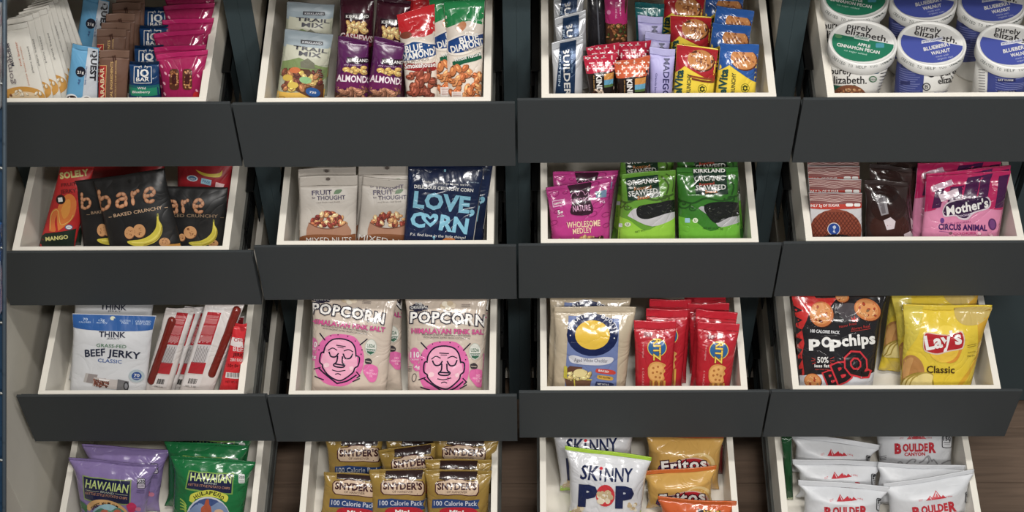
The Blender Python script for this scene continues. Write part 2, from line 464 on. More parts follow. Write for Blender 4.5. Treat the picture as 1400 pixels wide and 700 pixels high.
# ------------------------------------------------------------ the four drawer units
place_word = {1: 'leftmost of the four, against the cream wall', 2: 'second from the cream wall', 3: 'third from the cream wall', 4: 'rightmost of the four, beside the closed dark cabinet'}
TOPZ = 2.15
ZR[0] = ZR[1]+.216  # unseen empty drawer row above the view, added to shade the top row
for c in (1, 2, 3, 4): YP[(0, c)] = 1.706
for c in (1, 2, 3, 4):
    u = empty('drawer_cabinet', 'dark-fronted cabinet with open snack drawers, '+place_word[c], 'cabinet', 'snack drawer cabinets', Matrix.Translation((uc(c), YFACE, 0)))
    for s in (-1, 1):
        a, b = sorted((s*UW/2-s*.0001, s*(UW/2-.018)))
        sp = box('side_panel', a, .0015, 0, b, .56, TOPZ, m_white, u)
        box('edge_strip', a, -.0008, 0, b, .0015, TOPZ, m_teal, sp, 0)
    box('back_panel', -UW/2+.018, .55, .03, UW/2-.018, .56, TOPZ, m_white, u)
    box('bottom_board', -UW/2+.018, .02, .03, UW/2-.018, .55, .046, m_white, u)
    box('toe_kick', -UW/2+.018, .05, 0, UW/2-.018, .062, .03, m_teal, u)
    box('top_board', -UW/2+.018, .002, TOPZ-.018, UW/2-.018, .55, TOPZ, m_white, u)
    # closed drawer fronts above the open ones
    z = ZR[0]+.118
    for k in range(4):
        f = box('closed_front', -UW/2+.0015, -.012, z+k*.215, UW/2-.0015, -.0012, min(TOPZ, z+k*.215+.212), m_grey, u)
    for r in (0, 1, 2, 3, 4):
        zr = ZR[r]; y0 = YP[(r, c)]-YFACE; B = .148; t = .0095; z0 = zr-.104; y1 = y0+.44
        d = link('drawer', boxmesh('drawer', [(-B, y0+.0044, z0, B, y0+.0108, zr), (-B, y0+.0108, z0, -B+t, y1, zr), (B-t, y0+.0108, z0, B, y1, zr),
             (-B+t, y1-t, z0, B-t, y1, zr), (-B+t, y0+.0108, zr-DEEP-.010, B-t, y1-t, zr-DEEP-.002)], m_white, .0006), u)
        link('front_panel', boxmesh('front_panel', [(-UW/2+.0015, y0, zr-.102, UW/2-.0015, y0+.0042, zr-.001), (-UW/2+.0017, y0+.004, zr-.1018, -B-.001, y0+.018, zr-.016), (B+.001, y0+.004, zr-.1018, UW/2-.0017, y0+.018, zr-.016)], m_grey, .0007), d)
        for s in ((-1, 1) if r else ()):
            def sided(rows): return [(min(s*a, s*b), ya, zr+za, max(s*a, s*b), yb_, zr+zb) for (a, b, za, zb, ya, yb_) in rows]
            ye = y1-.02
            link('slide_rail', boxmesh('slide_rail', sided([(.1482, .1497, -.090, -.056, y0+.02, ye), (.1497, .1520, -.090, -.087, y0+.02, ye), (.1497, .1520, -.059, -.056, y0+.02, ye), (.1497, .1508, -.075, -.071, y0+.02, ye)]), m_steel, 0), d)
            ys = -.095-.02*(r >= 3)-.012*((r*3+c) % 2)
            link('rail_housing', boxmesh('rail_housing', sided([(.1526, .1566, -.086, -.058, ys, .45), (.1530, .1562, -.056, -.050, ys+.004, .45), (.1600, .1614, -.104, -.0445, -.034, .45), (.1500, .1614, -.0460, -.0445, -.036, .45), (.1566, .1600, -.082, -.062, -.02, .45)]), m_black, 0), u)

# closed dark cabinet to the right of the units
u = empty('tall_cabinet', 'closed dark tall cabinet to the right of the open drawer units', 'cabinet', None, Matrix.Translation((XR, YFACE, 0)))
box('body', .004, .004, .0, .60, .56, TOPZ, m_teal, u)
box('door', .006, -.016, .012, .30, .003, TOPZ, m_teal, u); box('door', .303, -.016, .012, .598, .003, TOPZ, m_teal, u)
for x in (.275, .328): link('handle', tube('handle', (x, -.04, 1.0), (x, -.04, 1.25), .005, m_steel), u)

# blue wire rack leaning at the left, in front of the units
def at(px, y):
    r = rays([px])[0]; return Vector(CAM+r*(y/r[1]))
frame(0, 0, 1)
A, Bq = at((3.5, -60), 1.33), at((3.5, 740), 1.08)
ax = (A-Bq).normalized(); xx_ = Vector((1, 0, 0)); xx_ = (xx_-ax*xx_.dot(ax)).normalized(); yy_ = ax.cross(xx_)
tb = -Bq.z/ax.z; base = Bq+ax*tb
M = Matrix(((xx_[0], yy_[0], ax[0], base[0]), (xx_[1], yy_[1], ax[1], base[1]), (xx_[2], yy_[2], ax[2], base[2]), (0, 0, 0, 1)))
rk = empty('wire_rack', 'blue-backed metal wire snack rack leaning back at the far left edge', 'rack', None, M)
RL = (A-base).length
box('back_panel', -.46, .035, .16, -.006, .041, RL, mat((12, 52, 80), 'paper'), rk)
for x in (-.463, -.0032): link('post', tube('post', (x, .02, .012), (x, .02, RL), .0024, mat((92, 104, 114), 'metal')), rk)
zz = .28
while zz < RL:
    link('wire', tube('wire', (-.463, -.0, zz), (-.004, 0, zz), .0016, m_black, 8), rk)
    link('wire', tube('wire', (-.463, .02, zz-.03), (-.004, .02, zz-.03), .0018, m_steel, 8), rk)
    zz += .085
for i in range(14):
    link('upright_wire', tube('upright_wire', (-.012-i*.034, 0, .25), (-.012-i*.034, 0, RL-.05), .0011, m_black, 6), rk)
def rackpack(name, lab, z, x, c1, c2):
    Mx = M @ Matrix.Translation((x, .018, z))
    e = empty(name, lab, 'packet', 'packets on the wire rack', Mx)
    box('carton', -.045, -.012, 0, .045, .012, .1, mat(c1, 'film'), e, .003); box('carton_band', -.0452, -.0125, .03, .0452, .0, .062, mat(c2, 'film'), e, .001)
lit = at((5, 85), 1.3); zz0 = (M.inverted() @ lit).z
rackpack('snack_carton', 'white and red snack carton in the upper part of the wire rack', zz0-.05, -.052, (196, 200, 205), (190, 40, 45))
rackpack('snack_carton', 'blue and white snack carton in the middle of the wire rack', zz0-.27, -.052, (40, 90, 150), (205, 208, 212))

# ============================================================ packets in the drawers
WH = (232, 230, 226); BK = (22, 22, 24); NAVY = (22, 34, 78); RED = (190, 24, 34); GOLD = (214, 170, 60); TAN = (188, 120, 62)
NUT = [(176, 104, 54), (150, 82, 44), (200, 140, 84)]

# ------------------------------------------------------------ row 1, unit 1: bars
frame(0, 0, 2.917); dr = (1, 1)
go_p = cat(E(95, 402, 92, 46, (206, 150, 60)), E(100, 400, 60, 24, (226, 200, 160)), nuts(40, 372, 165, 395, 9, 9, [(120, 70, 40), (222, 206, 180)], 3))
go_t = cat(T('gomacro', 64, 345, 36, 178, 22, (120, 110, 116), b=.0), T('MACROBAR', 62, 272, 40, 182, 12, (50, 52, 70)),
         T('nut butter', 92, 272, 72, 176, 9, (205, 110, 70), b=0), T('peanut butter protein', 122, 350, 88, 196, 6, (205, 120, 80), b=0),
         T('plant based', 140, 300, 118, 196, 7, (110, 110, 110), b=0))
w1 = bag('snack_bar', 'front white wrapped bar with orange cookie picture, left end of top-left drawer', 'snack bar', 'white wrapped bars', dr,
         [(-12, 124), (112, 99), (187, 398), (22, 398)], .036, 20, .003, (226, 222, 212), {'picture': go_p, 'lettering': go_t}, 'soft', st=.05, wr=.0008, seed=1, body='wrapper', sealname='end_fin')
ctr = [(70, 80), (96, 70), (118, 58), (138, 44), (156, 30), (172, 17), (188, 4), (200, -8)]
wl = ['second', 'third', 'fourth', 'fifth', 'sixth', 'seventh', 'eighth', 'last']
for i, (x, y) in enumerate(ctr):
    again(w1, (x, y), 'white wrapped bar, %s from the front in the left row of the top-left drawer' % wl[i], rot=-1-i*.8)
QB = (96, 164, 206)
q1 = bag('snack_bar', 'front pale blue protein bar with black upright lettering, top-left drawer', 'snack bar', 'pale blue protein bars', dr,
         [(288, 172), (392, 192), (389, 398), (258, 398)], .036, 22, .006, QB, {
         'panel': P([(352, 175), (400, 180), (400, 420), (325, 420)], (200, 205, 212)),
         'lettering': cat(T('QUEST', 366, 198, 358, 316, 22, (25, 25, 35), b=.05), T('PROTEIN BAR', 342, 262, 336, 335, 6, (60, 90, 140)), E(321, 283, 20, 21, (25, 28, 45)), T('21g', 308, 290, 334, 290, 11, WH), T('4g', 318, 335, 318, 312, 8, (60, 90, 140))),
         'picture': cat(E(283, 388, 25, 17, (240, 240, 240)), E(285, 391, 21, 14, (55, 32, 26)), nuts(270, 384, 298, 396, 5, 4, [(235, 225, 215)], 2), E(343, 392, 21, 15, (240, 240, 240)), E(345, 395, 17, 12, (55, 32, 26)), nuts(335, 388, 355, 396, 4, 3, [(235, 225, 215)], 4))},
         'soft', st=.05, wr=.0009, seed=2, body='wrapper', sealname='end_fin')
again(q1, (384, -12), 'rear pale blue protein bar in the top-left drawer', rot=2)
l1 = bag('snack_bar', 'front brown wrapped bar with a red side band and gold lettering', 'snack bar', 'brown wrapped bars', dr,
         [(398, 197), (516, 197), (505, 398), (388, 398)], .034, 20, .004, (112, 80, 64), {
         'band': P([(398, 257), (424, 257), (420, 430), (390, 430)], (176, 34, 36)),
         'lettering': cat(T('LARABAR', 416, 408, 414, 266, 15, (236, 214, 170)), T('REAL INGREDIENTS', 447, 398, 450, 242, 9, (222, 180, 110)), T('CHOCOLATE CHIP BROWNIE', 462, 400, 465, 236, 6, (222, 180, 110), b=0), Ln([(398, 257), (424, 257), (420, 400)], 2, (222, 180, 110)),
                          T('//', 452, 240, 466, 236, 22, (70, 40, 30), b=.05))},
         'soft', st=.09, wr=.0009, seed=3, body='wrapper', sealname='end_fin', seal=(122, 92, 76))
for i, (x, y, n) in enumerate([(445, 108, 'second'), (462, 82, 'third'), (480, 46, 'fourth'), (504, 2, 'fifth'), (520, -22, 'last')]):
    again(l1, (x, y), 'brown wrapped bar, %s from the front in the top-left drawer' % n, rot=-i*.6)
i1 = bag('snack_bar', 'front navy snack bar with a white outlined logo and green band', 'snack bar', 'navy snack bars', dr,
         [(515, 244), (632, 244), (640, 398), (510, 398)], .034, 20, .007, (14, 58, 104), {
         'band': cat(R(500, 336, 650, 372, (24, 138, 104)), R(500, 330, 650, 340, (20, 100, 106))),
         'lettering': cat(Ln([(560, 262), (535, 262), (534, 326), (604, 326), (603, 262), (580, 262)], 2.5, WH), T('IQ', 548, 301, 592, 301, 28, WH, b=.03), T('BAR', 543, 320, 594, 320, 15, WH),
                          Ln([(556, 268), (551, 262)], 2, WH), Ln([(565, 265), (562, 257)], 2, WH), Ln([(576, 265), (579, 257)], 2, WH), Ln([(585, 268), (590, 262)], 2, WH),
                          T('Wild', 548, 352, 580, 352, 9, WH), T('Blueberry', 528, 367, 598, 367, 9, WH), T('12g', 546, 393, 578, 393, 11, WH))},
         'film', st=.04, wr=.0008, seed=4, body='wrapper', sealname='end_fin', seal=(10, 36, 66))
for x, y, n in [(592, 174, 'second'), (612, 94, 'third'), (618, 20, 'rearmost')]:
    again(i1, (x, y), 'navy snack bar with outlined logo, %s in its row of the top-left drawer' % n, rot=-1)
PK = (164, 18, 84)
seeds = []
for x, y in ((655, 290), (650, 330), (652, 372), (672, 300), (790, 240), (640, 262), (785, 300), (780, 360)): seeds += E(x, y, 4, 8, (240, 170, 190), -35, 8)
def granola(x, y): return cat(R(x-19, y-42, x+19, y+42, (92, 50, 34), 12), nuts(x-14, y-36, x+14, y+36, 26, 6, [(196, 138, 84), (150, 90, 52)], x), R(x-9, y-20, x+9, y+18, (70, 30, 30), 5))
p1 = bag('snack_bar', 'front magenta pouch showing two granola bars, right end of top-left drawer', 'snack packet', 'magenta granola packets', dr,
         [(614, 218), (824, 197), (800, 398), (644, 398)], .036, 22, .010, PK, {
         'picture': cat(seeds, granola(690, 314), granola(742, 314), E(778, 380, 14, 18, (200, 30, 40)))}, 'film', st=.06, wr=.0016, seed=5, seal=(188, 28, 100), pinch=.06)
for x, y, r, n in [(716, 172, 2, 'second'), (714, 118, 0, 'third'), (738, 62, 3, 'fourth'), (748, 6, 2, 'fifth'), (758, -30, 0, 'rearmost')]:
    again(p1, (x, y), 'magenta granola pouch, %s from the front in the top-left drawer' % n, rot=r)

# ------------------------------------------------------------ row 1, unit 2: nuts
frame(340, 0, 2.916); dr = (1, 2)
TR = (186, 184, 160)
t1 = bag('trail_mix_bag', 'front trail mix bag with grey top and yellow base, left in its drawer', 'nut packet', 'trail mix bags', dr,
         [(143, 112), (336, 134), (300, 400), (104, 400)], .042, 24, .014, (168, 172, 150), {
         'picture': cat(P([(100, 170), (360, 190), (360, 90), (100, 90)], (142, 156, 164)), P([(150, 168), (330, 186), (320, 250), (140, 235)], (186, 186, 166)), P([(135, 235), (200, 222), (320, 262), (310, 310), (120, 290)], (120, 140, 84)), P([(205, 240), (235, 225), (262, 246), (262, 268), (206, 262)], (110, 110, 90)), R(90, 350, 330, 420, (224, 178, 66)),
                    P([(130, 350), (150, 300), (170, 262), (240, 270), (300, 330), (296, 400), (250, 385), (180, 350)], (90, 54, 36)),
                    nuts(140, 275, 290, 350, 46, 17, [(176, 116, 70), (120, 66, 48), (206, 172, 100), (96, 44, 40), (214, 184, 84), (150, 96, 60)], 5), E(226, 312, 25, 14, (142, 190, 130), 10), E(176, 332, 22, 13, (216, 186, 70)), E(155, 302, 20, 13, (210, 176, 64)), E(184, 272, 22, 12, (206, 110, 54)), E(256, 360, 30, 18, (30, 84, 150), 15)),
         'lettering': cat(P([(208, 150), (296, 158), (296, 172), (207, 165)], (50, 50, 56)), T('KIRKLAND', 214, 163, 290, 170, 8, (190, 194, 200)), T('TRAIL', 178, 186, 312, 204, 14, (52, 52, 62), b=.02), T('MIX', 200, 212, 286, 222, 17, (52, 52, 62), b=.02), T('NET WT', 160, 392, 218, 392, 7, BK), T('730', 242, 363, 268, 366, 8, WH), E(130, 384, 16, 8, (120, 90, 30)), E(130, 384, 13, 6, (224, 178, 66)), *[Ln([(262, 262+i*9), (302, 272+i*9)], 2, (110, 110, 96)) for i in range(4)])},
         'soft', st=.03, wr=.0010, seed=11, seal=(150, 160, 166))
again(t1, (246, -6), 'rear trail mix bag with a grey top, left in its drawer', rot=-3, dz=.0)
PU = (82, 24, 80)
def kirk(x, y, word, col, x1):
    return {'picture': cat(P([(x-20, y+215), (x+150, y+235), (x+150, y+300), (x-20, y+300)], (70, 44, 36)), nuts(x+4, y+205, x+112, y+262, 26, 22, [(146, 98, 72), (168, 116, 88), (120, 78, 58)], x, .42), nuts(x+25, y+120, x+112, y+146, 14, 15, [(214, 170, 90), (226, 190, 120)], x+1, .6)),
            'band': P([(x-30, y+150), (x+40, y+140), (x+140, y+162), (x+150, y+215), (x+60, y+200), (x-30, y+206)], col),
            'lettering': cat(R(x+42, y+82, x+125, y+106, (40, 14, 36)), T('KIRKLAND', x+46, y+101, x+128, y+103, 12, WH), T(word, x+2, y+178, x1, y+186, 25, (236, 222, 228), b=.03), T('dry roasted', x+30, y+116, x+100, y+118, 6, (220, 190, 215), b=0), T('NET WT 1.6 OZ', x+10, y+240, x+90, y+244, 8, (40, 26, 22), b=0))}
a1 = bag('nut_bag', 'front left purple almond bag, window of almonds below', 'nut packet', 'purple and maroon nut bags', dr,
         [(357, 146), (478, 168), (478, 400), (338, 400)], .036, 24, .012, PU, kirk(350, 146, 'ALMONDS', (104, 26, 84), 484), st=.03, wr=.0014, seed=12)
again(a1, (551, 157), 'front right purple almond bag, beside the red almond packet', rot=3)
MA = (62, 18, 36)
ka = kirk(372, -40, 'CASHEWS', (112, 26, 52), 512)
c1_ = bag('nut_bag', 'maroon cashew bag behind the left purple almond bag', 'nut packet', 'purple and maroon nut bags', dr,
         [(366, -34), (500, -22), (497, 215), (352, 215)], .080, 24, .012, MA, {'picture': nuts(392, 88, 470, 128, 24, 15, [(214, 166, 96), (226, 184, 120)], 8), 'band': P([(340, 142), (400, 128), (510, 140), (510, 180), (340, 170)], (132, 30, 58)), 'lettering': cat(R(382, 48, 482, 72, (34, 10, 22)), T('KIRKLAND', 388, 68, 478, 68, 12, WH), T('CASHEWS', 364, 150, 492, 166, 24, (236, 216, 216), b=.03))}, st=.03, wr=.0014, seed=13)
again(c1_, (580, -10), 'maroon cashew bag behind the right purple almond bag', rot=2)
def bluedia(x0, word, top, wc):
    return None
BD = (226, 214, 200)
b1 = bag('almond_packet', 'front red-topped almond packet with blue and white logo', 'nut packet', 'red-topped almond packets', dr,
         [(591, 72), (742, 29), (757, 400), (628, 400)], .050, 24, .011, BD, {
         'band': cat(P([(560, 30), (780, 0), (780, 128), (700, 158), (600, 152), (560, 150)], (206, 24, 34)), P([(616, 262), (640, 264), (745, 258), (752, 288), (690, 296), (622, 286)], (150, 30, 34))),
         'picture': cat(nuts(640, 292, 740, 395, 34, 21, [(140, 66, 48), (160, 82, 58), (120, 56, 42)], 21), E(628, 152, 24, 14, (140, 70, 50), -10)),
         'lettering': cat(E(658, 130, 1, 1, RED), T('natural', 665, 135, 722, 130, 8, (240, 190, 180), b=0)),
         'logo': cat(Pc([(604, 195), (640, 178), (660, 172), (720, 178), (755, 186), (752, 232), (700, 256), (640, 262), (604, 250)], (236, 226, 214)), Pc([(608, 198), (640, 186), (662, 178), (718, 186), (752, 192), (748, 228), (690, 246), (640, 252), (608, 246)], (24, 70, 130)), T('BLUE', 628, 222, 696, 210, 27, WH, b=.03), T('DIAMOND', 612, 254, 742, 228, 26, WH, b=.03), T('ALMONDS', 626, 266, 720, 250, 13, (150, 140, 130)), T('Smokehouse', 624, 284, 746, 276, 19, WH, b=.03))},
         st=.03, wr=.0016, seed=14, seal=(214, 30, 40))
again(b1, (690, -32), 'rear red-topped almond packet, only its top showing', rot=-3)
g1 = bag('almond_packet', 'front green-topped whole natural almond packet, right end of drawer', 'nut packet', 'green-topped almond packets', dr,
         [(777, 10), (942, -8), (930, 400), (790, 400)], .044, 24, .012, BD, {
         'band': cat(P([(740, -40), (980, -40), (980, 92), (880, 82), (840, 90), (790, 110), (740, 110)], (20, 132, 70)), P([(812, 246), (850, 230), (925, 206), (930, 232), (860, 252), (815, 272)], (16, 90, 60))),
         'picture': cat(E(848, 106, 24, 16, (196, 120, 64), -50), nuts(800, 268, 925, 395, 34, 22, [(206, 122, 66), (222, 150, 92), (190, 104, 56)], 23)),
         'lettering': cat(T('heart friendly', 872, 78, 932, 84, 8, (190, 230, 200), b=0), R(810, 364, 852, 402, (232, 226, 220)), *[Ln([(815, 369+i*5), (847, 369+i*5)], 1.4, (170, 80, 60)) for i in range(6)]),
         'logo': cat(Pc([(792, 160), (830, 140), (860, 134), (900, 136), (945, 128), (945, 176), (900, 200), (850, 218), (796, 212)], (236, 226, 214)), Pc([(796, 164), (832, 148), (862, 140), (902, 142), (942, 134), (940, 172), (896, 192), (848, 208), (798, 206)], (24, 64, 126)), T('BLUE', 845, 174, 918, 154, 24, WH, b=.03), T('DIAMOND', 810, 210, 945, 174, 26, WH, b=.03), T('ALMONDS', 858, 206, 928, 192, 11, (160, 150, 140)), T('Whole Natural', 822, 246, 928, 218, 15, WH, b=.02))},
         st=.03, wr=.0016, seed=15, seal=(24, 140, 78))
again(g1, (800, -24), 'rear green-topped almond packet wedged beside the red one', rot=-2)

# ------------------------------------------------------------ row 1, unit 3: assorted bars
frame(700, 0, 2.9167); dr = (1, 3)
bu = bag('protein_bar', 'front silver clear-wrapped protein bar with navy upright label', 'snack bar', 'silver protein bars', dr,
         [(158, 182), (284, 150), (283, 392), (163, 392)], .044, 20, .009, (206, 208, 212), {
         'label_panel': P([(192, 178), (256, 165), (248, 420), (168, 420)], (24, 52, 86)),
         'lettering': cat(T('BUILDERS', 203, 200, 210, 412, 24, WH, b=.02), T('PROTEIN', 188, 226, 184, 350, 8, (190, 210, 230)), T('PEANUT BUTTER', 238, 190, 236, 300, 5, (150, 180, 210), b=0), R(226, 232, 250, 262, (24, 52, 86)))},
         'foil', st=.09, wr=.0022, seed=21, body='wrapper', sealname='end_fin')
again(bu, (232, 60), 'middle silver protein bar in the third top drawer', rot=-2)
again(bu, (228, -30), 'rear silver protein bar in the third top drawer', rot=2)
def cross(pts, col, s=9):
    o = []
    for x, y in pts: o += Ln([(x-s, y), (x+s, y)], s*.6, col)+Ln([(x, y-s), (x, y+s)], s*.6, col)
    return o
def kind(x, y, w_, hd, cc):
    gridp = [(x+12+i*32+(j % 2)*16, y+8+j*22) for j in range(3) for i in range(5)]
    return {'band': cat(P([(x-30, y-40), (x+w_+30, y-40), (x+w_+20, y+56), (x+w_*.5, y+66), (x-30, y+76)], hd), cross(gridp, cc)),
            'label_panel': cat(P([(x+28, y+78), (x+w_-14, y+62), (x+w_-18, y+145), (x+30, y+150)], (30, 24, 24)), P([(x+78, y+74), (x+w_-12, y+66), (x+w_-14, y+92), (x+78, y+98)], (206, 140, 60)), P([(x+78, y+98), (x+w_-14, y+92), (x+w_-15, y+112), (x+78, y+118)], (96, 160, 190)), P([(x+78, y+118), (x+w_-15, y+112), (x+w_-16, y+122), (x+78, y+128)], (80, 110, 60))),
            'lettering': cat(T('KIND', x+46, y+78, x+50, y+146, 20, WH, b=.04), T('dark chocolate nuts', x+34, y+80, x+36, y+146, 6, (210, 160, 90), b=0)),
            'picture': nuts(x+36, y+136, x+w_-26, y+184, 20, 11, [(96, 58, 40), (190, 170, 150), (60, 34, 26)], int(x))}
k1 = bag('nut_bar', 'front left nut bar with white-crossed red head and dark clear body', 'snack bar', 'red-headed nut bars', dr,
         [(284, 222), (420, 206), (402, 392), (310, 392)], .036, 18, .009, (48, 34, 30), kind(290, 215, 128, (190, 24, 60), (240, 214, 214)), 'film', st=.05, wr=.0018, seed=22, body='wrapper', sealname='end_fin', seal=(196, 28, 66))
again(k1, (362, 168), 'second nut bar with a red crossed head, behind the front left one', rot=-3)
again(k1, (488, 156), 'third nut bar with a red crossed head, behind the orange-headed one', rot=1)
bag('nut_bar', 'front right nut bar with white-crossed orange head and dark clear body', 'snack bar', None, dr,
         [(396, 246), (542, 222), (530, 392), (412, 392)], .036, 18, .010, (48, 34, 30), kind(402, 236, 134, (208, 92, 48), (244, 216, 200)), 'film', st=.05, wr=.0018, seed=23, body='wrapper', sealname='end_fin', seal=(208, 96, 52))
bag('date_bar', 'nut bar with pink label in clear film, standing at the back', 'snack bar', None, dr,
         [(366, -60), (462, -60), (462, 160), (372, 160)], .120, 18, .008, (84, 50, 34), {
         'label_panel': P([(340, -70), (480, -70), (480, 88), (340, 84)], (184, 36, 110)), 'lettering': cat(T('fruit and nut', 412, 5, 412, 70, 9, (240, 190, 215), b=0), T('bar', 430, 5, 430, 60, 7, (240, 190, 215)), E(386, 45, 8, 9, (214, 130, 170))),
         'picture': nuts(380, 92, 456, 156, 40, 9, [(150, 92, 52), (110, 64, 36), (176, 120, 70), (60, 70, 30)], 9)}, 'film', st=.03, wr=.0015, seed=24, body='wrapper')
bag('clear_packet', 'dark item in smoky clear film behind the silver bars', 'snack packet', None, dr,
         [(300, -50), (372, -50), (378, 180), (300, 190)], .128, 18, .008, (40, 38, 42), {'label_panel': Ln([(338, -20), (348, 170)], 6, (90, 92, 100))}, 'film', st=.03, wr=.002, seed=25, body='wrapper')
bag('snack_packet', 'small teal packet at the back between pink bar and red biscuits', 'snack packet', None, dr,
         [(490, 8), (608, 14), (606, 150), (494, 150)], .132, 18, .006, (20, 106, 110), {'lettering': cat(T('IQ', 534, 52, 566, 52, 22, (200, 230, 225)), Ln([(520, 30), (580, 30), (580, 60)], 2, (200, 230, 225)))}, st=.05, seed=26)
LV = (168, 162, 214)
m1 = bag('snack_bar', 'front lavender oat bar with navy upright lettering', 'snack bar', 'lavender oat bars', dr,
         [(540, 188), (642, 197), (628, 392), (540, 392)], .036, 20, .007, LV, {
         'lettering': cat(T('MADEGOOD', 596, 230, 588, 444, 23, (34, 34, 90), b=.02), T('Granola bars', 562, 290, 558, 370, 8, (60, 60, 120), b=0))}, 'soft', st=.09, wr=.0012, seed=27, body='wrapper', sealname='end_fin', seal=(180, 176, 222))
again(m1, (577, 127), 'middle lavender oat bar of three', rot=1)
again(m1, (552, 58), 'rear lavender oat bar of three', rot=-1)
def biscuit(cx, cy, s, sd, tone=(196, 128, 66)):
    rd2 = random.Random(sd); o = E(cx+3, cy+3, s*1.25, s, (90, 44, 26), 15)+E(cx, cy, s*1.2, s*.95, tone, 15)
    for i in range(26):
        a, r = rd2.uniform(0, 6.28), rd2.uniform(0, .85); o += E(cx+math.cos(a)*r*s*1.1, cy+math.sin(a)*r*s*.85, s*.13, s*.07, rd2.choice([(150, 86, 42), (222, 166, 104), (120, 66, 36)]), rd2.uniform(0, 180), 7)
    return flat(o)
def belv(x, y, bc, w_, word, berry=None):
    return {'band': P([(x-40, y-30), (x+w_+60, y-30), (x+w_+50, y+150), (x+w_-60, y+120), (x+40, y+80), (x-40, y+98)], bc),
            'picture': cat(biscuit(x+w_*.62, y+56, 44, int(x)), *( [E(x+w_*.95, y+100+i*18, 8, 8, (46, 70, 140)) for i in range(3)] if berry else [Ln([(x+60, y+120), (x+150, y+132)], 8, (150, 70, 40)), Ln([(x+70, y+132), (x+158, y+142)], 8, (120, 54, 34))]), E(x+w_*.66, y+172, 17, 18, (40, 60, 24)), E(x+w_*.66, y+172, 15, 16, (240, 214, 40)), *[E(x+w_*.66+math.cos(a)*8, y+172+math.sin(a)*9, 4, 5, (60, 70, 24), n=7) for a in (.6, 1.6, 2.6, 3.6, 4.6, 5.6)]),
            'lettering': cat(T('belVita', x+24, y+216, x+34, y+98, 30, (26, 74, 74), b=.04), T('CRUNCHY', x+60, y+206, x+66, y+112, 15, (40, 60, 50), b=.02))}
YB = (238, 208, 44)
r1 = bag('biscuit_packet', 'front red and yellow biscuit packet, centre-right of the third top drawer', 'biscuit packet', 'red and yellow biscuit packets', dr,
         [(652, 176), (818, 198), (800, 392), (636, 392)], .038, 20, .010, YB, belv(644, 182, (172, 26, 40), 166, 'x'), st=.06, wr=.0016, seed=28, seal=(238, 214, 60))
again(r1, (714, 50), 'red and yellow biscuit packet behind the front one', rot=-4)
again(r1, (690, -28), 'rearmost red and yellow biscuit packet', rot=2)
u1 = bag('biscuit_packet', 'front blue and yellow blueberry biscuit packet at the right', 'biscuit packet', 'blue and yellow biscuit packets', dr,
         [(826, 172), (982, 178), (968, 392), (803, 392)], .038, 20, .010, YB, belv(822, 176, (34, 86, 160), 156, 'x', 1), st=.05, wr=.0016, seed=29, seal=(36, 92, 168))
again(u1, (878, 92), 'second blue and yellow biscuit packet from the front', rot=3)
again(u1, (882, 28), 'third blue and yellow biscuit packet, tilted', rot=6)
again(u1, (845, -34), 'rearmost blue and yellow biscuit packet', rot=0)

